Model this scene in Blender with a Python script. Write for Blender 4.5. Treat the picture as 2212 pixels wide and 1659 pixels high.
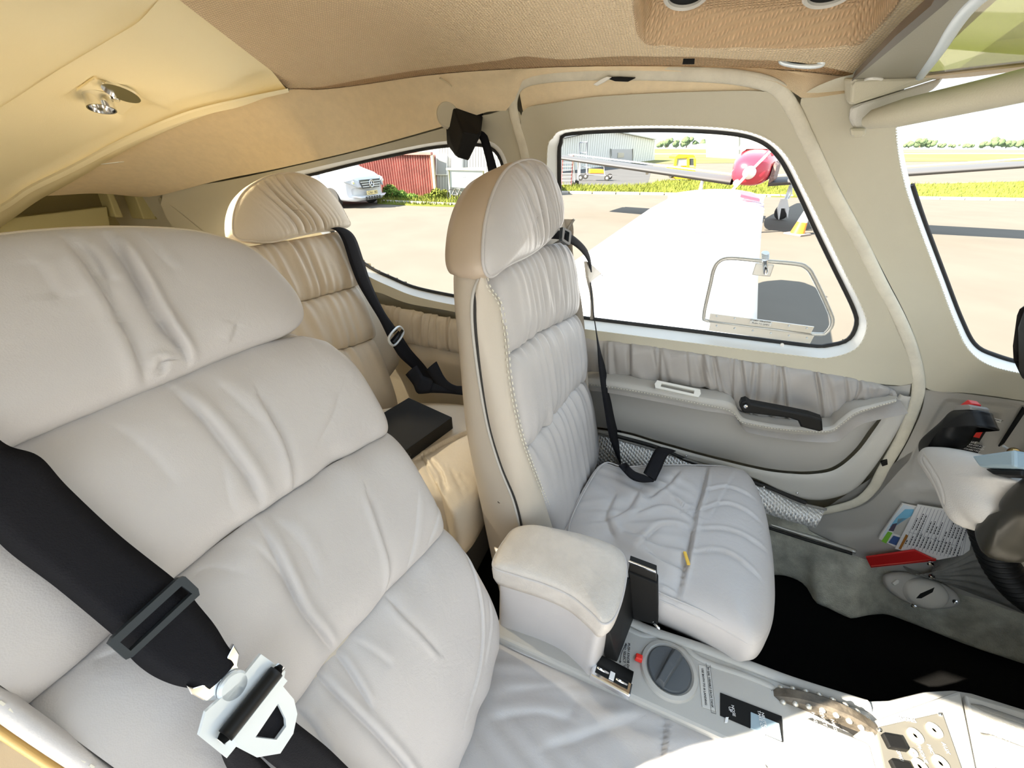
import bpy, bmesh, math, random
import numpy as np
from mathutils import Vector, Matrix
from mathutils.geometry import tessellate_polygon
random.seed(7); RNG = np.random.default_rng(7)
for o in list(bpy.data.objects): bpy.data.objects.remove(o)
SC = bpy.context.scene
COL = SC.collection

# ---------------------------------------------------------------- camera, world, sun, exposure
# metres; x = towards the nose, y = across to the pilot's side wall, z = up; the phone is at the origin
FPX, HOR, XAFT = 840., 318., -1256.
PITCH = math.atan((829.5 - HOR) / FPX)
TH = math.pi / 2 - math.atan((1106 - XAFT) / (FPX / math.cos(PITCH)))
cd = bpy.data.cameras.new('camera'); cam = bpy.data.objects.new('camera', cd); COL.objects.link(cam)
cd.sensor_width = 36.; cd.lens = FPX / 2212. * 36.; cd.clip_start = .01; cd.clip_end = 3000
cam.rotation_euler = (math.pi / 2 - PITCH, 0, TH); cam.location = (0, 0, 0)
SC.camera = cam
vs = SC.view_settings
vs.view_transform = 'Standard'; vs.look = 'None'; vs.gamma = 1; vs.use_curve_mapping = False
vs.exposure = 1.85
SUN_DIR = Vector((-.74, -.67, .75)).normalized()          # towards the sun
sd = bpy.data.lights.new('sun', 'SUN'); sd.energy = 9.0; sd.angle = .009; sd.color = (1, .9, .74)
so = bpy.data.objects.new('sun', sd); COL.objects.link(so); so.rotation_euler = SUN_DIR.to_track_quat('Z', 'Y').to_euler()
wd = bpy.data.worlds.new('hazy_sky'); SC.world = wd; wd.use_nodes = True
wn = wd.node_tree; wn.nodes.clear()
w_out = wn.nodes.new('ShaderNodeOutputWorld'); w_bg = wn.nodes.new('ShaderNodeBackground')
w_tc = wn.nodes.new('ShaderNodeTexCoord'); w_sep = wn.nodes.new('ShaderNodeSeparateXYZ'); w_rp = wn.nodes.new('ShaderNodeValToRGB')
w_rp.color_ramp.elements[0].position = 0.0; w_rp.color_ramp.elements[0].color = (.93, .98, 1, 1)
w_rp.color_ramp.elements[1].position = .8; w_rp.color_ramp.elements[1].color = (.62, .80, 1, 1)
wn.links.new(w_tc.outputs['Generated'], w_sep.inputs[0]); wn.links.new(w_sep.outputs['Z'], w_rp.inputs[0])
wn.links.new(w_rp.outputs[0], w_bg.inputs[0]); wn.links.new(w_bg.outputs[0], w_out.inputs[0])
w_bg.inputs[1].default_value = .6
SC.cycles.max_bounces = 12; SC.cycles.diffuse_bounces = 8; SC.cycles.transparent_max_bounces = 12
SC.cycles.sample_clamp_indirect = 6

# ---------------------------------------------------------------- picture point -> point in the place
GZ = -1.75                                               # apron level below the camera
FH = np.array([-math.sin(TH), math.cos(TH), 0]); RT = np.array([math.cos(TH), math.sin(TH), 0]); UPV = np.array([0, 0, 1.])
FWD = FH * math.cos(PITCH) - UPV * math.sin(PITCH); CUP = FH * math.sin(PITCH) + UPV * math.cos(PITCH)
def rays(px):
    px = np.atleast_2d(np.asarray(px, float))
    d = FWD * FPX + np.outer(px[:, 0] - 1106, RT) + np.outer(829.5 - px[:, 1], CUP)
    return d / np.linalg.norm(d, axis=1)[:, None]
def at_y(px, Y): d = rays(px); return d * (Y / d[:, 1])[:, None]
def at_z(px, Z): d = rays(px); return d * (Z / d[:, 2])[:, None]
def at_x(px, X): d = rays(px); return d * (X / d[:, 0])[:, None]
def at_pl(px, Q, n): d = rays(px); n = np.asarray(n, float); return d * (np.dot(Q, n) / (d @ n))[:, None]
def wall_y(x, z):
    x = np.asarray(x, float); z = np.asarray(z, float)
    return 1.0 - .10 * np.maximum(0, -x - .4) - .30 * np.maximum(0, z + .40) ** 1.7 - .10 * np.maximum(0, x - .5)
def at_w(px, off=0.):
    """the point of the far side wall (moved off metres into the cabin) seen at a pixel"""
    d = rays(px); lo = np.full(len(d), .2); hi = np.full(len(d), 6.)
    for _ in range(40):
        m = (lo + hi) / 2; P = d * m[:, None]; g = P[:, 1] - wall_y(P[:, 0], P[:, 2]) + off
        lo = np.where(g < 0, m, lo); hi = np.where(g < 0, hi, m)
    return d * ((lo + hi) / 2)[:, None]
def ceil_z(x, y):
    x = np.asarray(x, float); y = np.asarray(y, float)
    return .17 - .34 * (y - .4) ** 2 - 0.20 * np.maximum(0, -x - .45) ** 2
def at_c(px, off=0.):
    d = rays(px); n = len(d); ts = np.linspace(.05, 4, 800); out = np.full(n, 4.)
    for i in range(n):
        P = np.outer(ts, d[i]); g = P[:, 2] - ceil_z(P[:, 0], P[:, 1]) + off
        k = np.argmax(g > 0)
        if g[k] > 0 and k > 0: out[i] = ts[k - 1] + (ts[k] - ts[k - 1]) * (-g[k - 1]) / (g[k] - g[k - 1])
    return d * out[:, None]
def smooth(pts, n=48, closed=False):
    """Catmull-Rom through the points, resampled evenly"""
    P = np.asarray(pts, float); m = len(P)
    if m == 2 and not closed: return P[0] + np.linspace(0, 1, n)[:, None] * (P[1] - P[0])
    if closed: Q = np.vstack([P[-1], P, P[0], P[1]])
    else: Q = np.vstack([2 * P[0] - P[1], P, 2 * P[-1] - P[-2]])
    o = []
    for i in range(1, len(Q) - 2):
        a, b, c, d = Q[i - 1], Q[i], Q[i + 1], Q[i + 2]
        for t in np.linspace(0, 1, 14, endpoint=False):
            o.append(.5 * (2 * b + (c - a) * t + (2 * a - 5 * b + 4 * c - d) * t * t + (3 * b - a - 3 * c + d) * t ** 3))
    o.append(Q[-2]); o = np.array(o)
    return resample(o, n + 1)[:-1] if closed else resample(o, n)
def resample(o, n):
    o = np.asarray(o, float); L = np.r_[0, np.cumsum(np.linalg.norm(np.diff(o, axis=0), axis=1))]
    s = np.linspace(0, L[-1], n)
    return np.stack([np.interp(s, L, o[:, k]) for k in range(o.shape[1])], 1)
def sstep(a, b, x): t = np.clip((x - a) / (b - a), 0, 1); return t * t * (3 - 2 * t)
def seg_dist(P, poly, closed=False):
    """distance to a polyline, and the running parameter 0..1 of the foot point"""
    P = np.asarray(P, float); Q = np.asarray(poly, float)
    if closed: Q = np.vstack([Q, Q[:1]])
    L = np.r_[0, np.cumsum(np.linalg.norm(np.diff(Q, axis=0), axis=1))]
    best = np.full(len(P), 1e9); par = np.zeros(len(P)); side = np.zeros(len(P))
    for i in range(len(Q) - 1):
        a, b = Q[i], Q[i + 1]; ab = b - a; l2 = ab @ ab + 1e-12
        t = np.clip(((P - a) @ ab) / l2, 0, 1); r = P - (a + t[:, None] * ab); dd = np.linalg.norm(r, axis=1)
        m = dd < best; best = np.where(m, dd, best); par = np.where(m, (L[i] + t * math.sqrt(l2)) / L[-1], par)
        side = np.where(m, np.sign(ab[0] * (P[:, 1] - a[1]) - ab[1] * (P[:, 0] - a[0])), side)
    return best, par, side
def inside(P, poly):
    P = np.asarray(P, float); Q = np.asarray(poly, float); r = np.zeros(len(P), bool); j = len(Q) - 1
    for i in range(len(Q)):
        c = ((Q[i, 1] > P[:, 1]) != (Q[j, 1] > P[:, 1]))
        with np.errstate(divide='ignore', invalid='ignore'):
            xx = (Q[j, 0] - Q[i, 0]) * (P[:, 1] - Q[i, 1]) / (Q[j, 1] - Q[i, 1] + 1e-15) + Q[i, 0]
        r ^= c & (P[:, 0] < xx); j = i
    return r

# ---------------------------------------------------------------- materials
MATS = {}
def mat(name, col, rough=.5, metal=0., bump=0., bscale=300., bkind='noise', var=0., vscale=8., col2=None, spec=.5, coat=0., alpha=None):
    if name in MATS: return MATS[name]
    m = bpy.data.materials.new(name); m.use_nodes = True; nt = m.node_tree; b = nt.nodes['Principled BSDF']
    b.inputs['Base Color'].default_value = (*col, 1); b.inputs['Roughness'].default_value = rough; b.inputs['Metallic'].default_value = metal
    b.inputs['Specular IOR Level'].default_value = spec; b.inputs['Coat Weight'].default_value = coat
    tc = nt.nodes.new('ShaderNodeTexCoord')
    def N(kind, **kw):
        n = nt.nodes.new(kind)
        for k, v in kw.items(): n.inputs[k].default_value = v
        return n
    if var or col2:
        nz = N('ShaderNodeTexNoise', Scale=vscale, Detail=4., Roughness=.6); nt.links.new(tc.outputs['Object'], nz.inputs['Vector'])
        rp = nt.nodes.new('ShaderNodeValToRGB'); c2 = col2 or tuple(c * (1 - var) for c in col)
        rp.color_ramp.elements[0].position = .35; rp.color_ramp.elements[1].position = .65
        rp.color_ramp.elements[0].color = (*c2, 1); rp.color_ramp.elements[1].color = (*col, 1)
        nt.links.new(nz.outputs['Fac'], rp.inputs['Fac']); nt.links.new(rp.outputs['Color'], b.inputs['Base Color'])
    if bump:
        bp = N('ShaderNodeBump', Strength=bump, Distance=.002)
        if bkind == 'noise':
            t = N('ShaderNodeTexNoise', Scale=bscale, Detail=3.); nt.links.new(tc.outputs['Object'], t.inputs['Vector']); out = t.outputs['Fac']
        elif bkind == 'grain':
            t = N('ShaderNodeTexVoronoi', Scale=bscale); nt.links.new(tc.outputs['Object'], t.inputs['Vector'])
            t2 = N('ShaderNodeTexNoise', Scale=bscale * .06, Detail=4., Distortion=1.5); nt.links.new(tc.outputs['Object'], t2.inputs['Vector'])
            mx = nt.nodes.new('ShaderNodeMath'); mx.operation = 'MULTIPLY_ADD'; mx.inputs[1].default_value = 5.
            nt.links.new(t2.outputs['Fac'], mx.inputs[0]); nt.links.new(t.outputs['Distance'], mx.inputs[2]); out = mx.outputs[0]
        elif bkind == 'weave':
            mp = N('ShaderNodeMapping'); nt.links.new(tc.outputs['Object'], mp.inputs['Vector'])
            nz = N('ShaderNodeTexNoise', Scale=60., Detail=2.); nt.links.new(tc.outputs['Object'], nz.inputs['Vector'])
            va = nt.nodes.new('ShaderNodeVectorMath'); va.operation = 'MULTIPLY_ADD'; va.inputs[1].default_value = (.004, .004, .004)
            nt.links.new(nz.outputs['Color'], va.inputs[0]); nt.links.new(mp.outputs[0], va.inputs[2])
            a = N('ShaderNodeTexWave', Scale=bscale); a.bands_direction = 'X'; c = N('ShaderNodeTexWave', Scale=bscale); c.bands_direction = 'Y'
            nt.links.new(va.outputs[0], a.inputs['Vector']); nt.links.new(va.outputs[0], c.inputs['Vector'])
            mx = nt.nodes.new('ShaderNodeMath'); mx.operation = 'MULTIPLY'; nt.links.new(a.outputs['Fac'], mx.inputs[0]); nt.links.new(c.outputs['Fac'], mx.inputs[1])
            out = mx.outputs[0]
            mr = nt.nodes.new('ShaderNodeMix'); mr.data_type = 'RGBA'; mr.inputs[6].default_value = (*[k * .74 for k in col], 1); mr.inputs[7].default_value = (*[min(1, k * 1.1) for k in col], 1)
            nt.links.new(out, mr.inputs[0]); nt.links.new(mr.outputs[2], b.inputs['Base Color'])
        elif bkind == 'tread':
            a = N('ShaderNodeTexWave', Scale=bscale); a.bands_direction = 'DIAGONAL'; nt.links.new(tc.outputs['Object'], a.inputs['Vector'])
            c = N('ShaderNodeTexWave', Scale=bscale); c.bands_direction = 'X'; nt.links.new(tc.outputs['Object'], c.inputs['Vector'])
            mx = nt.nodes.new('ShaderNodeMath'); mx.operation = 'MULTIPLY'; nt.links.new(a.outputs['Fac'], mx.inputs[0]); nt.links.new(c.outputs['Fac'], mx.inputs[1]); out = mx.outputs[0]
        nt.links.new(out, bp.inputs['Height']); nt.links.new(bp.outputs['Normal'], b.inputs['Normal'])
    MATS[name] = m; return m
def glass(name, tint=(1, 1, 1), scratch=False):
    if name in MATS: return MATS[name]
    m = bpy.data.materials.new(name); m.use_nodes = True; nt = m.node_tree; nt.nodes.clear()
    o = nt.nodes.new('ShaderNodeOutputMaterial'); t = nt.nodes.new('ShaderNodeBsdfTransparent'); g = nt.nodes.new('ShaderNodeBsdfGlossy'); x = nt.nodes.new('ShaderNodeMixShader')
    l = nt.nodes.new('ShaderNodeLayerWeight'); l.inputs['Blend'].default_value = .12; t.inputs[0].default_value = (*tint, 1); g.inputs['Roughness'].default_value = .03
    mm = nt.nodes.new('ShaderNodeMath'); mm.operation = 'MULTIPLY'; mm.inputs[1].default_value = .5
    nt.links.new(l.outputs['Fresnel'], mm.inputs[0]); nt.links.new(mm.outputs[0], x.inputs[0]); nt.links.new(t.outputs[0], x.inputs[1]); nt.links.new(g.outputs[0], x.inputs[2])
    nt.links.new(x.outputs[0], o.inputs[0]); MATS[name] = m; return m

M_LEATHER = mat('grey_leather', (.545, .523, .517), .42, bump=.10, bscale=900, bkind='grain', var=.06, vscale=6)
M_LEATHER_TAN = mat('rear_leather', (.66, .58, .46), .44, bump=.10, bscale=900, bkind='grain', var=.06, vscale=6)
M_LEATHER_G = mat('door_leather', (.44, .415, .39), .45, bump=.10, bscale=900, bkind='grain', var=.15, vscale=7)
M_SHELL = mat('seat_shell_leather', (.55, .495, .42), .44, bump=.08, bscale=900, bkind='grain')
M_CREAM = mat('cream_vinyl', (.56, .525, .41), .5, bump=.15, bscale=600, var=.05, vscale=5)
M_CREAMW = mat('pale_vinyl', (.80, .79, .74), .45, bump=.1, bscale=600)
M_STRIP = mat('cream_seal', (.74, .70, .58), .6, bump=.3, bscale=250, var=.12, vscale=30)
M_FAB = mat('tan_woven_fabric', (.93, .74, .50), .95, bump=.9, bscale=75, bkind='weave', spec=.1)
M_FABD = mat('coarse_weave_shaded', (.70, .50, .31), .95, bump=1., bscale=62, bkind='weave', spec=.1)  # coarser weave, colour darkened for the shade of bay and step band
M_FABFINE = mat('tan_headliner', (.86, .72, .50), .95, bump=.4, bscale=900, spec=.1, var=.06, vscale=60)
M_FABW = mat('pale_headliner', (.82, .72, .52), .95, bump=.4, bscale=900, spec=.1)
M_PLAS = mat('ivory_plastic', (.94, .85, .58), .55, bump=.15, bscale=700, spec=.3)
M_OLIVE = mat('olive_carpet', (.40, .35, .18), .95, bump=.4, bscale=500, spec=.1)
M_GREY = mat('grey_plastic', (.50, .485, .45), .5, bump=.15, bscale=900)
M_GREYD = mat('dark_grey_panel', (.27, .26, .24), .6, bump=.25, bscale=700)
M_GREYL = mat('light_grey_panel', (.60, .585, .54), .5, bump=.15, bscale=700)
M_CONS = mat('console_plastic', (.46, .45, .425), .45, bump=.1, bscale=900)
M_CARPET = mat('grey_green_carpet', (.72, .72, .62), .98, bump=1., bscale=350, var=.4, vscale=18, spec=.05)
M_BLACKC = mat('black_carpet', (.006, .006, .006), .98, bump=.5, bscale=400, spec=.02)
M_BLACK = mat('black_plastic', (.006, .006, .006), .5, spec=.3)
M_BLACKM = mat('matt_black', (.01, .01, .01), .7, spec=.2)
M_RUB = mat('black_rubber', (.015, .014, .013), .6)
M_WEB = mat('black_webbing', (.014, .014, .018), .75, bump=.5, bscale=420, bkind='weave', spec=.3)
MATS.pop('black_webbing'); 
M_WEB = mat('black_belt_webbing', (.009, .009, .012), .8, bump=.4, bscale=900, spec=.2)
M_CHROME = mat('chrome', (.85, .86, .88), .12, 1.)
M_STEEL = mat('brushed_steel', (.80, .86, .90), .35, .25)
M_ALU = mat('aluminium_tread', (.80, .80, .79), .35, .45, bump=1., bscale=42, bkind='tread')
M_ALUP = mat('plain_aluminium', (.62, .61, .57), .4, .7)
M_WHITE = mat('white_paint', (.86, .86, .86), .35)
M_RED = mat('red_plastic', (.62, .02, .02), .4)
M_REDS = mat('red_switch', (.8, .03, .02), .35)
M_FOAM = mat('pale_grey_foam', (.62, .60, .57), .85, bump=.3, bscale=500)
M_BLUEG = mat('blue_grey_plastic', (.30, .40, .46), .4)
M_KNOB = mat('slate_knob', (.075, .085, .095), .45, bump=.1, bscale=800)
M_PANEL = mat('smoked_panel', (.13, .125, .11), .25)
M_PAPER = mat('paper', (.88, .87, .85), .7)
M_INK = mat('ink', (.03, .03, .035), .7)
M_INKW = mat('white_ink', (.85, .85, .85), .6)
M_YEL = mat('yellow_tape', (.85, .55, .08), .6)
M_GLASS = glass('clear_pane'); M_GLASSG = glass('green_tinted_visor', (.62, .62, .31))

# ---------------------------------------------------------------- objects
ROOTS = []; ANG = np.linspace(0, 2 * math.pi, 60, endpoint=False)
def tag(o, label=None, cat=None, group=None, kind=None):
    if label: o['label'] = label
    if cat: o['category'] = cat
    if group: o['group'] = group
    if kind: o['kind'] = kind
    return o
def thing(name, label, cat, group=None, kind=None):
    o = bpy.data.objects.new(name, None); o.empty_display_size = .05; COL.objects.link(o); ROOTS.append(o)
    return tag(o, label, cat, group, kind)
def mk(name, V, F, m, parent=None, smooth_=True, label=None):
    me = bpy.data.meshes.new(name); V = np.asarray(V, float)
    me.from_pydata([tuple(v) for v in V], [], [tuple(int(i) for i in f) for f in F]); me.materials.append(m)
    if smooth_: me.polygons.foreach_set('use_smooth', [True] * len(me.polygons))
    me.update(); o = bpy.data.objects.new(name, me); COL.objects.link(o)
    if parent: o.parent = parent
    if label: o['label'] = label
    return o
def from_bm(name, bm, m, parent=None, smooth_=False, label=None):
    me = bpy.data.meshes.new(name); bm.normal_update(); bm.to_mesh(me); bm.free(); me.materials.append(m)
    if smooth_: me.polygons.foreach_set('use_smooth', [True] * len(me.polygons))
    o = bpy.data.objects.new(name, me); COL.objects.link(o)
    if parent: o.parent = parent
    if label: o['label'] = label
    return o
def grid_faces(nu, nv, cu=False, cv=False, base=0):
    f = []
    for i in range(nu if cu else nu - 1):
        for j in range(nv if cv else nv - 1):
            a, b = i * nv + j, ((i + 1) % nu) * nv + j; c, d = ((i + 1) % nu) * nv + (j + 1) % nv, i * nv + (j + 1) % nv
            f.append((base + a, base + b, base + c, base + d))
    return f
def loft(name, rows, m, parent=None, closed=False, smooth_=True, label=None, flip=False):
    """skin over a list of equally sampled 3D curves"""
    rows = [np.asarray(r) for r in rows]; nu, nv = len(rows), len(rows[0]); V = np.vstack(rows)
    F = grid_faces(nu, nv, False, closed)
    if flip: F = [f[::-1] for f in F]
    return mk(name, V, F, m, parent, smooth_, label)
def ppatch(name, top, bot, m, parent=None, nu=60, nv=24, surf=at_w, off=0., off_fn=None, label=None):
    """sheet between two picture curves laid on a wall surface, with relief off_fn(px)"""
    T, B = smooth(top, nu), smooth(bot, nu); v = np.linspace(0, 1, nv)
    P = (T[:, None] * (1 - v)[None, :, None] + B[:, None] * v[None, :, None]).reshape(-1, 2)
    u_ = np.repeat(np.linspace(0, 1, nu), nv); v_ = np.tile(v, nu)
    if off_fn is None: X = surf(P, off)
    else:
        h = off_fn(P, u_, v_); X = surf(P, off); n = np.zeros_like(X)
        if surf is at_w: n[:, 1] = -1
        else: n[:, 2] = -1
        X = X + n * h[:, None]
    return mk(name, X, grid_faces(nu, nv), m, parent, True, label)
def ring(name, outer, inner, m, parent=None, n=140, steps=6, so=0., si=0., smooth_loops=True, label=None):
    """sheet between an outer and an inner closed picture loop on the side wall (a window's surround)"""
    O = smooth(outer, n, True); I = smooth(inner, n, True); c = I.mean(0)
    def by_angle(L):
        a = np.unwrap(np.arctan2(L[:, 1] - c[1], L[:, 0] - c[0]))
        if a[-1] < a[0]: L, a = L[::-1], a[::-1]
        a0 = a[0]; tgt = np.linspace(-math.pi, math.pi, n, endpoint=False)
        aa = np.concatenate([a - 2 * math.pi, a, a + 2 * math.pi]); LL = np.vstack([L, L, L]); o = np.argsort(aa)
        return np.stack([np.interp(tgt, aa[o], LL[o, k]) for k in (0, 1)], 1)
    A, B = by_angle(O), by_angle(I); rows = []
    for k in np.linspace(0, 1, steps): rows.append(at_w(A * (1 - k) + B * k, so * (1 - k) + si * k))
    return loft(name, rows, m, parent, True, label=label)
def frames(P, closed=False):
    P = np.asarray(P, float); T = np.gradient(P, axis=0)
    if closed: T = np.roll(P, -1, 0) - np.roll(P, 1, 0)
    T /= np.linalg.norm(T, axis=1)[:, None] + 1e-12
    u = np.cross(T[0], [0, 0, 1.]); u = np.cross(T[0], [0, 1., 0]) if np.linalg.norm(u) < .2 else u; u /= np.linalg.norm(u); U = []
    for t in T:
        u = u - t * (u @ t); u /= np.linalg.norm(u); U.append(u)
    U = np.array(U); return T, U, np.cross(T, U)
def tube(name, P, r, m, parent=None, seg=10, closed=False, caps=True, label=None, r2=None):
    P = np.asarray(P, float); T, U, W = frames(P, closed); n = len(P); r = np.broadcast_to(r, (n,)); r2 = r if r2 is None else np.broadcast_to(r2, (n,))
    a = np.linspace(0, 2 * math.pi, seg, endpoint=False); V = []
    for i in range(n): V.append(P[i] + np.outer(np.cos(a) * r[i], U[i]) + np.outer(np.sin(a) * r2[i], W[i]))
    V = np.vstack(V); F = grid_faces(n, seg, closed, True)
    if caps and not closed: F += [tuple(range(seg))[::-1], tuple(range((n - 1) * seg, n * seg))]
    return mk(name, V, F, m, parent, True, label)
def ribbon(name, L, R, m, parent=None, th=.0016, up=None, label=None):
    """strap between two edge curves with thickness"""
    L, R = np.asarray(L, float), np.asarray(R, float); n = len(L)
    T = np.gradient((L + R) / 2, axis=0); N = np.cross(T, R - L); N /= np.linalg.norm(N, axis=1)[:, None] + 1e-12
    if up is not None and (N @ np.asarray(up)).mean() < 0: N = -N
    V = []
    for i in range(n):
        M = (L[i] + R[i]) / 2
        V += [L[i], L[i] * .5 + M * .5 + N[i] * th * 1.2, M + N[i] * th * 1.4, R[i] * .5 + M * .5 + N[i] * th * 1.2, R[i], M - N[i] * th * .3]
    F = grid_faces(n, 6, False, True) + [tuple(range(6))[::-1], tuple(range((n - 1) * 6, n * 6))]
    return mk(name, V, F, m, parent, True, label)
def frame_m(o, x, y, z): 
    M = Matrix.Identity(4)
    for i, v in enumerate((x, y, z)):
        for k in range(3): M[k][i] = v[k]
    for k in range(3): M[k][3] = o[k]
    return M
def axes(x, up=(0, 0, 1)):
    """right-handed axes with the given x and z near up"""
    x = np.asarray(x, float); x = x / np.linalg.norm(x); z = np.asarray(up, float); z = z - x * (z @ x); z /= np.linalg.norm(z)
    return x, np.cross(z, x), z
def box_bm(bm, M, size, bev=0., seg=2, taper=None):
    r = bmesh.ops.create_cube(bm, size=1.); vs_ = r['verts']
    for v in vs_:
        v.co = Vector((v.co.x * size[0], v.co.y * size[1], v.co.z * size[2]))
        if taper and v.co.z > 0: v.co.x *= taper[0]; v.co.y *= taper[1]
    if bev:
        es = list({e for v in vs_ for e in v.link_edges}); rr = bmesh.ops.bevel(bm, geom=es, offset=bev, segments=seg, profile=.5, affect='EDGES')
        vs_ = list({v for f in rr['faces'] for v in f.verts} | {v for v in vs_ if v.is_valid})
    bmesh.ops.transform(bm, matrix=M, verts=vs_)
def rbox(name, o, x, size, m, parent=None, up=(0, 0, 1), bev=.003, seg=2, taper=None, label=None, smooth_=False):
    bm = bmesh.new(); box_bm(bm, frame_m(o, *axes(x, up)), size, bev, seg, taper)
    return from_bm(name, bm, m, parent, smooth_, label)
def prism(name, poly, o, x, y, depth, m, parent=None, bev=0., hole=None, smooth_=False, label=None, taper=1.):
    """a 2D outline in the axes x, y extruded by depth along x cross y"""
    x = np.asarray(x, float); x /= np.linalg.norm(x); y = np.asarray(y, float); y = y - x * (x @ y); y /= np.linalg.norm(y); z = np.cross(x, y)
    bm = bmesh.new(); P = np.asarray(poly, float); o = np.asarray(o, float)
    c = P.mean(0)
    if hole is None:
        lo = [bm.verts.new(o + x * a + y * b) for a, b in P]; hi = [bm.verts.new(o + x * (c[0] + (a - c[0]) * taper) + y * (c[1] + (b - c[1]) * taper) + z * depth) for a, b in P]
        n = len(P); bm.faces.new(lo[::-1]); top = bm.faces.new(hi)
        for i in range(n): bm.faces.new((lo[i], lo[(i + 1) % n], hi[(i + 1) % n], hi[i]))
        bmesh.ops.recalc_face_normals(bm, faces=bm.faces)
        if bev: bmesh.ops.bevel(bm, geom=list(top.edges) , offset=bev, segments=2, profile=.5, affect='EDGES')
    else:
        H = np.asarray(hole, float); loops = [P, H]; tri = tessellate_polygon([[Vector((a, b, 0)) for a, b in L] for L in loops])
        lo, hi = [], []
        for a, b in np.vstack(loops): lo.append(bm.verts.new(o + x * a + y * b)); hi.append(bm.verts.new(o + x * a + y * b + z * depth))
        for t in tri:
            bm.faces.new([hi[k] for k in t]); bm.faces.new([lo[k] for k in t[::-1]])
        k0 = 0
        for L in loops:
            n = len(L)
            for k in range(n): bm.faces.new((lo[k0 + k], lo[k0 + (k + 1) % n], hi[k0 + (k + 1) % n], hi[k0 + k]))
            k0 += n
        bmesh.ops.recalc_face_normals(bm, faces=bm.faces)
    return from_bm(name, bm, m, parent, smooth_, label)
def lathe(name, prof, o, axis, m, parent=None, seg=32, label=None, smooth_=True):
    """profile of (radius, height) turned about an axis"""
    ax = np.asarray(axis, float); ax /= np.linalg.norm(ax); u = np.cross(ax, [0, 0, 1.]) if abs(ax[2]) < .9 else np.cross(ax, [0, 1., 0]); u /= np.linalg.norm(u); w = np.cross(ax, u)
    a = np.linspace(0, 2 * math.pi, seg, endpoint=False); V = []
    for r, h in prof: V.append(np.asarray(o) + ax * h + np.outer(np.cos(a), u) * r + np.outer(np.sin(a), w) * r)
    F = grid_faces(len(prof), seg, False, True) + [tuple(range(seg))[::-1], tuple(range((len(prof) - 1) * seg, len(prof) * seg))]
    ob = mk(name, np.vstack(V), F, m, parent, smooth_, label)
    md = ob.modifiers.new('e', 'EDGE_SPLIT'); md.split_angle = math.radians(40); return ob
def text(name, s, o, x, y, size, m, parent=None, align='CENTER', th=.0002):
    c = bpy.data.curves.new(name, 'FONT'); c.body = s; c.size = size; c.extrude = th; c.align_x = align; c.align_y = 'CENTER'; c.resolution_u = 2
    ob = bpy.data.objects.new(name, c); COL.objects.link(ob); c.materials.append(m); x = np.asarray(x, float) / np.linalg.norm(x); y = np.asarray(y, float); y = y - x * (x @ y); y /= np.linalg.norm(y)
    ob.matrix_basis = frame_m(np.asarray(o) , x, y, np.cross(x, y))
    if parent: ob.parent = parent
    return ob
def crease_h(ST, creases):
    """valleys with a raised lip beside them; crease = (polyline, depth, width[, lip side])"""
    h = np.zeros(len(ST))
    for c in creases:
        pl, amp, w = c[0], c[1], c[2]; sd_ = c[3] if len(c) > 3 else 1
        q = smooth(pl, 20); d, par, side = seg_dist(ST, q); fade = np.clip(np.minimum(par, 1 - par) * 5 + .25, 0, 1)
        x_ = d * side * sd_; h -= amp * fade * np.where(x_ > 0, np.exp(-(d / (.45 * w)) ** 2), np.exp(-d / (1.1 * w))); h += amp * .5 * fade * np.exp(-((x_ - 1.7 * w) / (1.25 * w)) ** 2)
    return h
class Frame:
    """flat seat frame: origin Q, across s, along t, out n"""
    def __init__(f, Q, s, t): f.Q = np.asarray(Q, float); f.s = np.asarray(s, float); f.t = np.asarray(t, float); f.n = np.cross(f.s, f.t)
    def __call__(f, s, t, n=0.): s, t, n = np.broadcast_arrays(np.asarray(s, float), t, n); return f.Q + s[..., None] * f.s + t[..., None] * f.t + n[..., None] * f.n
    def st(f, px): P = at_pl(px, f.Q, f.n) - f.Q; return np.stack([P @ f.s, P @ f.t], 1)
def lean_frame(deg, x, z, y0=0.):
    a = math.radians(deg); return Frame((x, y0, z), (0, 1, 0), (-math.sin(a), 0, math.cos(a)))
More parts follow.
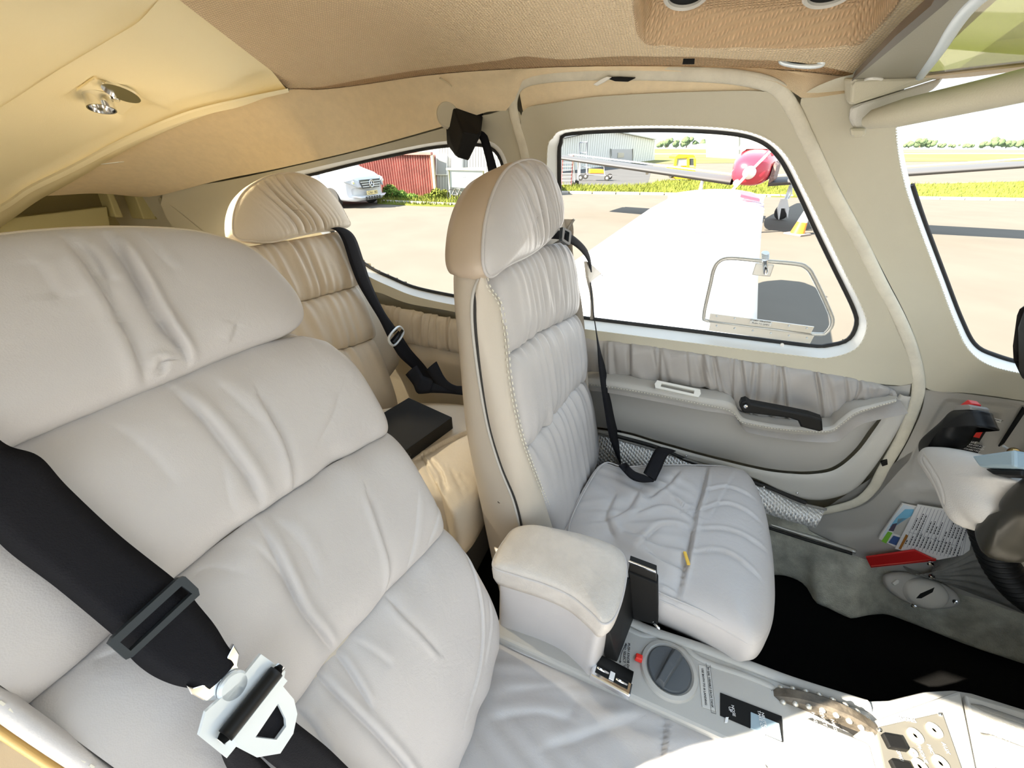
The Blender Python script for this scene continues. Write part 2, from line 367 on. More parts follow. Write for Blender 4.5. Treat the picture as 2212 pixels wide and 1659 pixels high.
def roll(name, fr, sL, sR, lo, hi, m, parent, creases=(), bulge=.022, depth=.05, nu=90, nv=50, pleat=0., pf=55., seed=0, sidepow=7, gather=.004, smile=.5, label=None, flatL=False):
    """one stuffed horizontal channel of a seat: from curve lo(s) up to hi(s)"""
    u = np.linspace(-1, 1, nu); u = np.sign(u) * np.abs(u) ** .8; v = np.linspace(0, 1, nv); v = .5 - .5 * np.cos(v * math.pi) * (.35 * np.abs(np.cos(v * math.pi)) + .65)
    U, Vv = np.repeat(u, nv), np.tile(v, nu); rg = np.random.default_rng(seed)
    f2 = lambda q: (q[0] + (q[1] - q[0]) * Vv) if isinstance(q, tuple) else q
    sm = (f2(sL) + f2(sR)) / 2; hw = (f2(sR) - f2(sL)) / 2; s = sm + hw * U
    tl, th_ = np.interp(s, [p[0] for p in lo], [p[1] for p in lo]), np.interp(s, [p[0] for p in hi], [p[1] for p in hi]); t = tl + (th_ - tl) * Vv
    n = -depth + depth * np.maximum(0, 1 - np.abs(np.where(U < 0, U * (0 if flatL else 1), U)) ** sidepow) ** .5
    vv = 2 * Vv - 1; n += -bulge + bulge * np.maximum(0, 1 - np.abs(vv) ** 3.2) ** .62
    ST = np.stack([s, t], 1)
    if len(creases): n += crease_h(ST, creases)
    k = np.zeros(len(s))
    for i in range(7): k += np.sin(s * pf * (.6 + .25 * i) + rg.uniform(0, 6.3) + 2.5 * np.sin(t * 9 + i)) * .35
    edge = np.exp(-np.minimum(Vv, 1 - Vv) / .13)
    n += gather * k * edge * (1 - np.abs(U) ** 6)
    if pleat: n += pleat * k * np.exp(-(U / smile) ** 2) * np.sin(np.clip(Vv, 0, 1) * math.pi) ** .4
    return mk(name, fr(s, t, n), grid_faces(nu, nv), m, parent, True, label)
def pillow(name, fr, outline, m, parent, front=0., back=-.09, puff=.03, p=3., nr=26, na=120, creases=(), hfun=None, tilt=0., cen=None, label=None, back_scale=1., side_m=None):
    """stuffed pad: outline in (s,t), domed front face, rounded side band, flat back"""
    O = smooth(outline, na, True); c = np.asarray(cen if cen is not None else O.mean(0), float); V = []
    R = np.linspace(0, 1, nr) ** .75
    for r in R:
        P = c + (O - c) * r; n = front + puff * (np.maximum(0, 1 - r ** p) ** .5 if True else 0) + 0 * P[:, 0]
        if len(creases): n = n + crease_h(P, creases) * (1 - r ** 8)
        if hfun is not None: n = n + hfun(P, r)
        V.append(fr(P[:, 0], P[:, 1], n))
    for k, sc in ((.06, 1.012), (.3, 1.02), (.7, 1.01 * (1 + (back_scale - 1) * .6)), (1., .97 * back_scale)):
        P = c + (O - c) * sc; V.append(fr(P[:, 0], P[:, 1], front + (back - front) * k))
    V.append(fr(*(c + (O - c) * .1).T, back))
    nn = len(V); F = grid_faces(nn, na, False, True); F.append(tuple(range((nn - 1) * na, nn * na)))
    o = mk(name, np.vstack(V), F, m, parent, True, label)
    if side_m:
        o.data.materials.append(side_m); k0 = (nr - 1) * na
        for p in o.data.polygons:
            if p.index >= k0: p.material_index = 1
    return o
def finish_roots():
    """put each thing's Empty at the foot of the thing"""
    bpy.context.view_layer.update()
    for ob in [o for o in COL.objects if o.type == 'FONT']:
        me = bpy.data.meshes.new_from_object(ob.evaluated_get(bpy.context.evaluated_depsgraph_get())); nm = ob.name; par = ob.parent; mb = ob.matrix_basis.copy()
        bpy.data.objects.remove(ob); o = bpy.data.objects.new(nm, me); COL.objects.link(o); o.parent = par; o.matrix_basis = mb
    bpy.context.view_layer.update()
    def desc(o):
        for c in o.children: yield c; yield from desc(c)
    for r in ROOTS:
        lo = np.full(3, 1e9); hi = -lo
        for d in desc(r):
            if d.type in ('MESH', 'FONT'):
                for b in d.bound_box:
                    p = d.matrix_world @ Vector(b); lo = np.minimum(lo, p); hi = np.maximum(hi, p)
        if lo[0] > 1e8: continue
        base = Vector(((lo[0] + hi[0]) / 2, (lo[1] + hi[1]) / 2, lo[2]))
        r.location = r.location + base
        for c in r.children: c.location = c.location - base
def hull(name, pts, m, parent=None, bev=0., label=None, smooth_=False, seg=2):
    bm = bmesh.new()
    for p in pts: bm.verts.new(p)
    r = bmesh.ops.convex_hull(bm, input=bm.verts)
    bmesh.ops.delete(bm, geom=[v for v in bm.verts if not v.link_faces], context='VERTS')
    bmesh.ops.dissolve_limit(bm, angle_limit=.02, verts=bm.verts, edges=bm.edges)
    if bev: bmesh.ops.bevel(bm, geom=list(bm.edges), offset=bev, segments=seg, profile=.5, affect='EDGES')
    return from_bm(name, bm, m, parent, smooth_, label)
# ================================================================ the cabin shell
S = lambda o: tag(o, kind='structure')
# far side skin: cells of the side wall outside the trim, left open where the windows are
W_DOOR = [(1207, 330), (1213, 305), (1230, 287), (1400, 279), (1560, 284), (1640, 301), (1685, 338), (1722, 405), (1762, 492), (1803, 577), (1845, 664), (1852, 700), (1832, 735), (1785, 747), (1740, 746), (1500, 716), (1270, 688), (1225, 680), (1214, 650), (1210, 500)]
W_REAR = [(620, 392), (690, 372), (820, 340), (960, 314), (1060, 318), (1092, 380), (1098, 480), (1080, 600), (1035, 648), (985, 640), (900, 622), (850, 602), (795, 575), (745, 530), (690, 470), (640, 425)]
W_FRONT = [(1945, 268), (1952, 330), (1968, 400), (1995, 480), (2040, 600), (2075, 690), (2105, 745), (2150, 768), (2230, 790), (2420, 830), (2560, 700), (2560, 100), (2400, -80), (2120, -60), (2010, 80), (1965, 190)]
def to_xz(px, off): P = at_w(px, off); return P[:, [0, 2]]
HOLES = [to_xz(smooth(w, 80, True), -.03) for w in (W_DOOR, W_REAR, W_FRONT)]
def skin(name, x0, x1, z0, z1, yf, holes, m, step=.02, grow=.015, parent=None):
    xs = np.arange(x0, x1 + 1e-6, step); zs = np.arange(z0, z1 + 1e-6, step); X, Z = np.meshgrid(xs, zs, indexing='ij')
    V = np.stack([X.ravel(), yf(X.ravel(), Z.ravel()), Z.ravel()], 1); F = grid_faces(len(xs), len(zs))
    C = np.array([[V[f[0], 0] + step / 2, V[f[0], 2] + step / 2] for f in F]); keep = np.ones(len(F), bool)
    for h in holes:
        c = inside(C, h); d, _, _ = seg_dist(C, h, True); keep &= ~(c | (d < grow))
    return mk(name, V, [f for f, k in zip(F, keep) if k], m, parent, False)
wall_l = S(skin('wall_left', -2.0, 1.5, -1.19, .12, lambda x, z: wall_y(x, z) + .055, HOLES, M_CREAM, step=.01, grow=.010))
# near side: open doorway of the copilot's door and a rear window, mirrored about the cabin's middle (y = .4)
near_y = lambda x, z: .8 - (wall_y(x, z) + .03)
DOOR_N = [(-.44, -.86), (-.43, -.35), (-.41, -.22), (-.37, -.16), (-.335, -.09), (-.29, -.01), (-.25, .05), (-.2, .075), (.30, .075), (.52, -.40), (.62, -.75), (.55, -.86)]
wall_r = S(skin('wall_right', -2.0, 1.5, -1.19, .12, near_y, [np.array(DOOR_N), HOLES[1] * [1.1, 1.1] - [.16, .0], HOLES[2]], M_CREAM, grow=.03))
for hole in (smooth(DOOR_N, 160, True), HOLES[1] * [1.1, 1.1] - [.16, .0]):
    cc_ = hole.mean(0); dd = hole - cc_; dd /= np.linalg.norm(dd, axis=1)[:, None]; rows = []
    for k, o in ((0, .0), (0, -.012), (.07, -.012)): q = hole + dd * k; rows.append(np.stack([q[:, 0], near_y(q[:, 0], q[:, 1]) - o, q[:, 1]], 1))
    loft('opening_frame', rows, M_CREAM, wall_r, True)
xs = np.linspace(-2.0, .30, 40); ys = np.linspace(-.24, 1.06, 40); X, Y = np.meshgrid(xs, ys, indexing='ij')
roof = S(mk('wall_top', np.stack([X.ravel(), Y.ravel(), ceil_z(X.ravel(), Y.ravel()) * 0 + .20 - .34 * (Y.ravel() - .4) ** 2 - .10 * np.maximum(0, -X.ravel() - .6) ** 2 + .02], 1), grid_faces(40, 40), M_CREAM))
S(rbox('wall_rear', (-2.0, .4, -.4), (1, 0, 0), (.03, 1.4, 1.6), M_OLIVE))
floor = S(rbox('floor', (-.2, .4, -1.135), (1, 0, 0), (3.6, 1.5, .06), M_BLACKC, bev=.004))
fw = S(rbox('wall_front', (1.38, .4, -.75), (1, 0, 0), (.04, 1.3, .7), M_BLACKM))
# windscreen: curved pane from the roof's front edge down to the coaming
rows = []
for v in np.linspace(0, 1, 14):
    yy = np.linspace(-.12, .92, 30); rows.append(np.stack([.30 + 1.12 * v + .0 * yy - .10 * ((yy - .4) / .5) ** 2 * v, yy, .16 - .34 * (yy - .4) ** 2 - .48 * v ** 1.15], 1))
S(loft('window_1', rows, M_GLASS))
cowl = thing('engine_cowling', 'white engine cowling ahead of the windscreen', 'cowling')
rows = []
for v in np.linspace(0, 1, 10):
    yy = np.linspace(-.1, .9, 24); rows.append(np.stack([1.46 + 1.1 * v + 0 * yy, yy, -.40 - .12 * v - .8 * np.abs((yy - .4) / .62) ** 3], 1))
loft('cowl_top', rows, M_WHITE, cowl)

# ---------------------------------------------------------------- far wall trim
P_ = wall_l
rear_outer = [(345, 428), (400, 405), (480, 392), (600, 367), (780, 325), (960, 276), (1010, 258), (1060, 246), (1120, 238), (1142, 345), (1150, 480), (1150, 600), (1140, 718), (990, 676), (880, 655), (810, 630), (760, 640), (650, 660), (480, 640), (390, 520)]
rear_in = [(600, 385), (680, 362), (820, 331), (960, 305), (1065, 308), (1102, 375), (1110, 480), (1092, 612), (1045, 662), (990, 660), (900, 641), (845, 620), (785, 590), (730, 540), (670, 480), (610, 425)]
ring('window_trim', rear_outer, rear_in, M_CREAM, P_, so=.012, si=.0)
ring('window_reveal', rear_in, W_REAR, M_CREAMW, P_, so=.0, si=-.05)
def pane(name, loop, parent, off=-.045):
    L = smooth(loop, 90, True); c = L.mean(0); rows = [at_w(c + (L - c) * k, off) for k in (.001, .35, .7, 1.0)]
    return loft(name, rows, M_GLASS, parent, True)
pane('pane', W_REAR, P_)
tube('window_seal', at_w(smooth(W_REAR, 120, True), -.046), .0055, M_RUB, P_, 8, True, label='black rubber seal')
# rear gathered band and lower rear panel
def pleats(seed, n=34, amp=.006):
    rg = np.random.default_rng(seed); c = np.sort(rg.uniform(0, 1, n)); a = rg.uniform(.3, 1, n); w = rg.uniform(.003, .008, n); sl = rg.uniform(-.05, .05, n)
    def f(P, u, v):
        h = .014 * np.maximum(0, 1 - np.abs(2 * v - 1) ** 3) ** .5 + .002 * np.sin(u * 60 + 4 * np.sin(v * 3))
        for i in range(n): d = u - c[i] - sl[i] * (v - .5) * .5; h = h - amp * a[i] * np.exp(-(d / w[i]) ** 2) + amp * .6 * a[i] * np.exp(-((d - 2.3 * w[i]) / (1.6 * w[i])) ** 2)
        return h
    return f
ppatch('gathered_band', [(740, 640), (815, 655), (900, 672), (1000, 692), (1135, 718)], [(740, 705), (840, 733), (900, 745), (1000, 765), (1135, 795)], M_LEATHER_TAN, P_, 260, 18, off=.012, off_fn=pleats(3, 26), label='gathered tan leather band below the rear window')
def rear_low(P, u, v): return .02 * sstep(0, .06, v) * (1 - .4 * sstep(.16, .22, v))
ppatch('side_panel', [(740, 705), (840, 733), (900, 745), (1000, 765), (1135, 795)], [(690, 1080), (850, 1080), (1000, 1080), (1150, 1080)], M_LEATHER_TAN, P_, 50, 40, off=.0, off_fn=rear_low)
# headliner over the rear windows, over the B pillar
def csheet(name, A, B, m, nu=60, nv=20, bulge=.0, parent=None, label=None):
    A, B = resample(A, nu), resample(B, nu); rows = []
    for v in np.linspace(0, 1, nv):
        R = A * (1 - v) + B * v; R = R + np.array([0, .5, .85]) * bulge * math.sin(v * math.pi); rows.append(R)
    return loft(name, rows, m, parent, label=label)
# ---------------------------------------------------------------- door
door = tag(thing('door_1', None, None, kind='structure'), kind='structure')
SEAL = [(1150, 640), (1149, 520), (1146, 420), (1133, 330), (1112, 255), (1108, 215), (1125, 180), (1180, 165), (1300, 158), (1480, 160), (1600, 168), (1676, 190), (1714, 240), (1743, 300), (1790, 400), (1850, 510), (1900, 610), (1942, 690), (1970, 760), (1984, 830), (1974, 880), (1945, 950), (1910, 1010), (1885, 1055), (1850, 1085), (1790, 1102), (1735, 1112)]
O_D = [(1128, 242), (1200, 222), (1300, 208), (1480, 199), (1640, 197), (1695, 212), (1722, 262), (1745, 320), (1795, 420), (1855, 535), (1905, 640), (1945, 730), (1968, 790), (1970, 830), (1890, 828), (1760, 803), (1600, 778), (1400, 748), (1285, 735), (1200, 725), (1135, 715), (1145, 600), (1146, 430), (1136, 335)]
I_D = [(1182, 330), (1195, 297), (1228, 279), (1400, 271), (1560, 276), (1645, 294), (1697, 334), (1737, 408), (1777, 490), (1818, 575), (1862, 665), (1872, 708), (1850, 752), (1795, 772), (1740, 770), (1500, 741), (1270, 712), (1215, 705), (1192, 680), (1184, 500)]
ring('upper_trim', O_D, I_D, M_CREAM, door, n=200, steps=10, so=.014, si=.010)
ring('window_reveal', I_D, W_DOOR, M_CREAMW, door, n=200, so=.010, si=-.05, label='pale reveal around the pane')
pane('window_pane', W_DOOR, door)
tube('window_seal', at_w(smooth(W_DOOR, 160, True), -.047), .006, M_RUB, door, 8, True, label='black rubber seal')
def stitches(name, line, surf_off, m, parent, n, sz=.0016, closed=False, surf=at_w):
    L = surf(smooth(line, n * 2, closed), surf_off); bm = bmesh.new()
    for i in range(0, len(L) - 1, 2):
        d = L[i + 1] - L[i]; l = np.linalg.norm(d)
        if l > 1e-5: box_bm(bm, frame_m((L[i] + L[i + 1]) / 2, *axes(d, (0, -1, .01))), (l, sz, sz))
    o = from_bm(name, bm, m, parent); return tag(o, kind='stuff')
M_THREAD = mat('pale_thread', (.75, .72, .62), .7)
stitches('stitching', [(a, b) for a, b in I_D], .0125, M_THREAD, door, 190, closed=True)
ppatch('fabric_strip', [(1122, 200), (1140, 182), (1180, 172), (1300, 164), (1480, 165), (1600, 173), (1672, 196)], [(1130, 243), (1165, 230), (1200, 223), (1300, 209), (1480, 200), (1600, 198), (1694, 214)], M_FABFINE, door, 60, 10, off=.008, label='tan fabric strip above the window')
# gathered leather band
RT_ = [(1135, 713), (1285, 732), (1400, 746), (1600, 776), (1760, 801), (1890, 826), (1932, 842)]; RB_ = [(1135, 795), (1300, 808), (1400, 822), (1560, 848), (1600, 890), (1700, 908), (1783, 905), (1805, 890), (1835, 868), (1932, 854)]
ppatch('gathered_band', RT_, RB_, M_LEATHER_G, door, 420, 24, off=.012, off_fn=pleats(11, 46, .006), label='gathered grey leather band')
# armrest: back edge, ledge edge, stitched lip, pocket face, pocket bottom
A0 = [(1135, 790), (1300, 803), (1400, 818), (1510, 838), (1565, 846), (1583, 858), (1592, 880), (1610, 892), (1700, 904), (1780, 902), (1803, 886), (1832, 866), (1880, 858), (1934, 850)]
A1 = [(1135, 806), (1300, 822), (1400, 838), (1510, 858), (1565, 866), (1588, 876), (1600, 896), (1620, 906), (1700, 919), (1785, 922), (1812, 906), (1842, 884), (1885, 872), (1936, 860)]
A2 = [(1135, 816), (1300, 834), (1400, 850), (1510, 872), (1560, 882), (1584, 892), (1597, 908), (1618, 916), (1700, 929), (1788, 932), (1818, 916), (1848, 894), (1888, 880), (1936, 866)]
A3 = [(1135, 850), (1310, 870), (1400, 888), (1510, 912), (1560, 922), (1590, 930), (1610, 940), (1640, 948), (1710, 958), (1785, 958), (1820, 940), (1855, 910), (1892, 890), (1937, 872)]
A4 = [(1135, 905), (1330, 928), (1420, 952), (1510, 977), (1570, 992), (1620, 1004), (1660, 1012), (1700, 1017), (1750, 1018), (1800, 1008), (1845, 972), (1880, 925), (1908, 895), (1938, 880)]
N_A = 150; offs = [.018, .060, .066, .030, .014]; LN = [at_w(smooth(a, N_A), o) for a, o in zip((A0, A1, A2, A3, A4), offs)]
rows = []
for i in range(4):
    for v in np.linspace(0, 1, 7, endpoint=(i == 3)):
        b = (.012, .003, -.006, .004)[i] * math.sin(v * math.pi); R = LN[i] * (1 - v) + LN[i + 1] * v; R[:, 1] -= b; rows.append(R)
arm = loft('armrest', rows, M_GREY, door, label='grey moulded armrest with a cup for the handle')
ppatch('armrest_pad', A0, [(x, y) for x, y in A1], M_LEATHER_G, door, 120, 8, off=.0, off_fn=lambda P, u, v: .021 + .0425 * v + .006 * np.sin(v * math.pi), label='padded ledge')
stitches('stitching', A2, .069, M_THREAD, door, 130)
A5 = [(1135, 915), (1330, 942), (1420, 967), (1500, 992), (1560, 1008), (1640, 1034), (1690, 1060), (1740, 1078), (1790, 1078), (1845, 1058), (1888, 1010), (1930, 945), (1958, 890), (1966, 850)]
R4 = [(1135, 906), (1330, 929), (1420, 953), (1510, 978), (1570, 993), (1620, 1005), (1660, 1013), (1705, 1018), (1752, 1019), (1802, 1009), (1848, 973), (1884, 926), (1915, 880), (1940, 846)]
ppatch('lower_rim', R4, A5, M_GREYL, door, 140, 14, off=.012, off_fn=lambda P, u, v: .016 * np.maximum(0, 1 - np.abs(2 * v - .9) ** 4) ** .5, label='lighter grey rim')
ppatch('end_panel', [(1888, 827), (1930, 834), (1968, 830)], [(1936, 866), (1945, 880), (1958, 892)], M_GREY, door, 12, 10, off=.010)
# ashtray pull
q = at_w([(1408, 826), (1515, 855), (1508, 858), (1418, 843)], .07); fr_x = q[1] - q[0]
def on(px, off=.07): return at_w([px], off)[0]
asx = on((1512, 856)) - on((1412, 834)); asx /= np.linalg.norm(asx)
prism('ashtray_pull', [(-.052, -.010), (.052, -.010), (.056, 0), (.052, .011), (-.052, .011), (-.056, 0)], on((1462, 842), .052), asx, (0, .8, .75), .010, M_CREAMW, door, hole=[(-.040, -.004), (.040, -.004), (.040, .005), (-.040, .005)], label='pale grey recessed pull')
# pull handle
ph = [on(p, .085) for p in [(1604, 872), (1680, 890), (1720, 900), (1732, 908), (1776, 917)]]
hx = ph[1] - ph[0]; hx /= np.linalg.norm(hx); hy = np.cross((0, -1, 0), hx)
def hp(px): P = at_pl([px], ph[0], (0, -1, 0))[0] - ph[0]; return (P @ hx, P @ np.array([0, 0, 1.]) - (P @ hx) * hx[2])
hpoly = [hp(p) for p in [(1597, 874), (1601, 864), (1611, 861), (1621, 868), (1700, 883), (1748, 893), (1774, 902), (1776, 925), (1768, 928), (1728, 918), (1722, 905), (1704, 899), (1622, 889), (1603, 886)]]
hd = prism('pull_handle', hpoly[::-1], ph[0] + np.array([0, .012, 0]), hx, (0, 0, 1), .022, M_BLACK, door, bev=.004, label='black pull handle')
lathe('screw', [(.0001, 0), (.0045, 0), (.004, .0015), (.0001, .0018)], on((1611, 878), .103), (0, -1, 0), M_CHROME, hd, 14)
# storm window: frame, hinge plate, latch
SW = [(1535, 612), (1541, 585), (1552, 566), (1576, 558), (1640, 563), (1720, 570), (1742, 578), (1757, 598), (1790, 668), (1798, 695), (1788, 715), (1765, 722), (1640, 708), (1530, 693), (1521, 682), (1524, 660)]
sw = tube('storm_window', at_w(smooth(SW, 120, True), -.038), .0045, M_ALUP, door, 8, True, label='small metal framed opening pane')
hq = at_w([(1533, 676), (1758, 706), (1748, 741), (1530, 712)], -.034); hxx = hq[1] - hq[0]
def hinge(p, h0, h1, name):
    a, b = at_w([(1534, h0[0]), (1758, h0[1])], -.034); c, d = at_w([(1531, h1[0]), (1749, h1[1])], -.034)
    V = np.vstack([a, b, d, c]); n = np.array([0, -.004, 0]); VV = np.vstack([V, V + n])
    return mk(name, VV, [(0, 1, 2, 3), (4, 7, 6, 5), (0, 4, 5, 1), (1, 5, 6, 2), (2, 6, 7, 3), (3, 7, 4, 0)], M_ALUP, sw, False)
hinge(None, (676, 705), (693, 722), 'hinge_leaf'); hinge(None, (695, 724), (713, 741), 'hinge_leaf')
tube('hinge_pin', at_w([(1532, 694), (1600, 703), (1680, 713), (1753, 723)], -.029), .0022, M_ALUP, sw, 8)
bm = bmesh.new()
for k in range(6):
    for yy in (683, 704):
        px = (1548 + k * 39, yy + k * 5.2); c = on(px, -.029); bmesh.ops.create_uvsphere(bm, u_segments=8, v_segments=5, radius=.0022, matrix=Matrix.Translation(c))
tag(from_bm('rivets', bm, M_STEEL, sw, True), kind='stuff')
rbox('label_plate', on((1643, 697), -.0285), hxx, (.045, .0006, .011), M_CREAMW, sw, bev=0)
for k, tline in enumerate(('STORM WINDOW', 'PUSH TO OPEN')): text('lettering', tline, on((1643, 694 + 6 * k), -.0278), hxx, (0, 0, 1), .0052, M_INK, sw)
rbox('latch_plate', on((1648, 583), -.028), hxx, (.036, .004, .026), M_ALUP, sw, bev=.0015)
tube('latch_lever', [on((1654, 590), -.022), on((1653, 575), -.012), on((1653, 560), -.006)], [.0045, .005, .0055], M_CHROME, sw, 12)
for k in range(4): lathe('latch_ring', [(.003, 0), (.0075, 0), (.0075, .0018), (.003, .0018)], on((1653, 557 - k * 3.2), -.006), (0, -.35, 1), M_STEEL, sw, 18)
lathe('button', [(.0001, 0), (.0045, 0), (.004, .002), (.0001, .002)], on((1689, 745), .003), (0, -1, .2), M_CHROME, door, 16)
# weather strip round the doorway
sl = at_w(smooth(SEAL, 260), .012)
tube('weather_strip', sl, .0105, M_STRIP, P_, 14, label='cream weather strip around the doorway', r2=np.full(260, .0042))
tube('seal_gap', at_w(smooth([(1722, 228), (1756, 300), (1803, 395), (1863, 505), (1913, 606), (1955, 690), (1980, 755), (1996, 828)], 90), .006), .003, M_RUB, P_, 6)
# black dry seal below the door, aluminium tread, seat rail
tube('lower_seal', at_w(smooth([(1320, 938), (1420, 966), (1500, 1000), (1640, 1046), (1740, 1086)], 60), .028), .006, M_RUB, P_, 8)
st_, sb_ = smooth([(1150, 900), (1330, 946), (1480, 990), (1640, 1046), (1720, 1082), (1783, 1098)], 80), smooth([(1150, 985), (1330, 1000), (1480, 1036), (1640, 1086), (1710, 1108), (1772, 1124)], 80)
sa_, sc_ = at_w(st_, .024), at_w(sb_, .066)
loft('sill_tread', [sa_, sa_ * .5 + sc_ * .5, sc_, sc_ + [0, 0, -.03]], M_ALU, P_, label='patterned aluminium tread strip')
tube('sill_edge', sa_ + [0, -.006, .002], .0035, M_GREYD, P_, 8)
bm = bmesh.new()
for px in [(1450, 975), (1482, 985), (1722, 1065), (1650, 1052)]:
    bmesh.ops.create_uvsphere(bm, u_segments=8, v_segments=6, radius=.0035, matrix=Matrix.Translation(on(px, .032)))
tag(from_bm('screws', bm, M_CHROME, P_, True), kind='stuff')
# ---------------------------------------------------------------- forward side panel, carpet, front pillar
kick_pocket = np.array([(1790, 1165), (1850, 1150), (1905, 1135), (1925, 1090), (1945, 1055), (1985, 1042), (2080, 1050), (2300, 1090), (2400, 1400), (1990, 1300)], float)
kick_panel = np.array([(2045, 868), (2080, 870), (2300, 905), (2300, 1080), (2100, 1040), (1975, 1020), (1972, 1000), (2000, 940)], float)
def kick_off(P, u, v):
    h = np.zeros(len(P))
    for poly, dep, w in ((kick_pocket, .012, 12.), (kick_panel, -.006, 8.)):
        d, _, _ = seg_dist(P, smooth(poly, 60, True), True); s = np.where(inside(P, smooth(poly, 60, True)), d, -d); h += dep * sstep(-w, w, s)
    return h
ppatch('kick_panel', [(1999, 842), (2100, 852), (2212, 868), (2420, 900)], [(1999, 843), (1990, 890), (1960, 955), (1920, 1025), (1895, 1070), (1850, 1098), (1745, 1122), (1760, 1160), (1860, 1212), (1990, 1262), (2212, 1330), (2420, 1380)], M_GREY, P_, 160, 90, off=.0, off_fn=kick_off, label='grey moulded panel ahead of the door')
# carpeted lower side, its ragged hem on the black floor
FZ = -1.10
ct = at_w(smooth([(1300, 1010), (1480, 1050), (1640, 1095), (1740, 1120), (1750, 1145), (1860, 1205), (1990, 1255), (2212, 1325), (2420, 1375)], 90), .012)
cb = at_z(smooth([(1300, 1120), (1500, 1180), (1640, 1235), (1700, 1243), (1740, 1262), (1765, 1300), (1790, 1312), (1840, 1335), (1862, 1332), (1895, 1326), (1925, 1328), (1990, 1352), (2100, 1395), (2212, 1432), (2420, 1500)], 90), FZ + .006)
rows = []
for v in np.linspace(0, 1, 24):
    R = ct * (1 - v) + cb * v; R[:, 2] += .003 * np.sin(R[:, 0] * 60); rows.append(R)
rows.append(cb + np.array([0, .004, -.008]))
loft('side_carpet', rows, M_CARPET, P_, label='worn grey green carpet up the side')
RG = lambda px: at_z([px], -.93)[0]
tube('seat_rail', at_z(smooth([(1560, 1098), (1675, 1136), (1760, 1163), (1848, 1192)], 30), -.935), .006, M_ALUP, P_, 8)
tube('rail_slot', at_z(smooth([(1560, 1107), (1675, 1145), (1760, 1172), (1840, 1196)], 30), -.935), .004, M_RUB, P_, 8)
# front pillar around the forward side pane
pil_out = [(1900, 150), (1800, 172), (1730, 215), (1757, 290), (1800, 380), (1860, 495), (1915, 600), (1965, 700), (1992, 790), (2003, 840), (2100, 850), (2212, 866), (2420, 905)]
pil_in = [(1975, 140), (1945, 215), (1935, 268), (1940, 330), (1956, 405), (1985, 490), (2028, 605), (2062, 695), (2092, 755), (2140, 790), (2230, 812), (2420, 850)]
win_in = [(1988, 140), (1956, 215), (1945, 268), (1952, 330), (1968, 400), (1995, 480), (2040, 600), (2075, 690), (2105, 745), (2150, 768), (2230, 790), (2420, 830)]
ca, cb2_ = smooth(pil_out, 140), smooth(pil_in, 140); cc2 = smooth(win_in, 140)
loft('pillar_trim', [at_w(ca * (1 - k) + cb2_ * k, .010) for k in np.linspace(0, 1, 9)], M_CREAM, P_)
loft('window_reveal', [at_w(cb2_ * (1 - k) + cc2 * k, .010 - .06 * k) for k in np.linspace(0, 1, 5)], M_CREAMW, P_)
pane('pane', W_FRONT, P_)
tube('window_seal', at_w(smooth(W_FRONT[2:10], 60), -.045), .005, M_RUB, P_, 8)
stitches('stitching', pil_in[2:11], .013, M_THREAD, P_, 110)
# ---------------------------------------------------------------- ceiling
ceil = S(bpy.data.objects.new('ceiling', None)); COL.objects.link(ceil); ROOTS.append(ceil)
# central woven panel with the stepped-up bay near the windscreen
edge_px = [(622, 190), (690, 188), (780, 172), (900, 152), (1000, 140), (1080, 130), (1130, 122), (1180, 126), (1230, 128), (1330, 122), (1480, 118), (1600, 124), (1720, 132), (1842, 158)]
E0 = at_c(smooth(edge_px, 80))
BAY = np.array([(1372, -160), (1378, 30), (1392, 78), (1430, 92), (1600, 98), (1830, 92), (1878, 66), (1935, 0), (2000, -160)], float)
def bay_off(P, u, v):
    d, _, _ = seg_dist(P, BAY, True); s = np.where(inside(P, BAY), d, -d)
    return -.030 * sstep(-6, 16, s) + .003 * sstep(-60, -10, s) * (1 - sstep(-10, 6, s))
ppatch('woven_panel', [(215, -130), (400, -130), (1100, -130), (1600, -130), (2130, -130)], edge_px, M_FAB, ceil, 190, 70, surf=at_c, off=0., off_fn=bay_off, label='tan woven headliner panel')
ppatch('bay_lining', [(1366, -130), (1700, -130), (1992, -130)], [(1366, -128), (1371, 30), (1386, 80), (1428, 95), (1600, 101), (1832, 95), (1884, 68), (1942, 0), (1992, -128)], M_FABD, ceil, 160, 60, surf=at_c, off=.0012, off_fn=bay_off, label='coarser weave in the stepped bay, its shade mixed into the brown')
# step band under the panel's edge and side headliner down to the trim
E1 = at_c(smooth([(622, 192), (690, 194), (780, 184), (900, 166), (1000, 156), (1080, 151), (1130, 149), (1180, 146), (1230, 143), (1330, 143), (1480, 144), (1600, 148), (1720, 154), (1840, 168)], 80), -.026)
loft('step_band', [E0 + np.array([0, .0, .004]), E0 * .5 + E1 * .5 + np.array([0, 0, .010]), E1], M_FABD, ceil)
E2 = at_w(smooth([(300, 425), (345, 422), (480, 388), (600, 364), (780, 322), (960, 272), (1020, 252), (1060, 240), (1100, 238), (1112, 215), (1125, 176), (1180, 160), (1300, 153), (1480, 155), (1600, 162), (1690, 182), (1730, 212), (1835, 200)], 80), .016)
sl_px = [(85, 432), (170, 385), (285, 318), (410, 262), (525, 222), (622, 194), (690, 194), (780, 184), (900, 166), (1000, 156), (1080, 151), (1180, 146), (1330, 143), (1480, 144), (1600, 148), (1720, 154), (1840, 168)]
E1b = at_c(smooth(sl_px, 120), -.024)
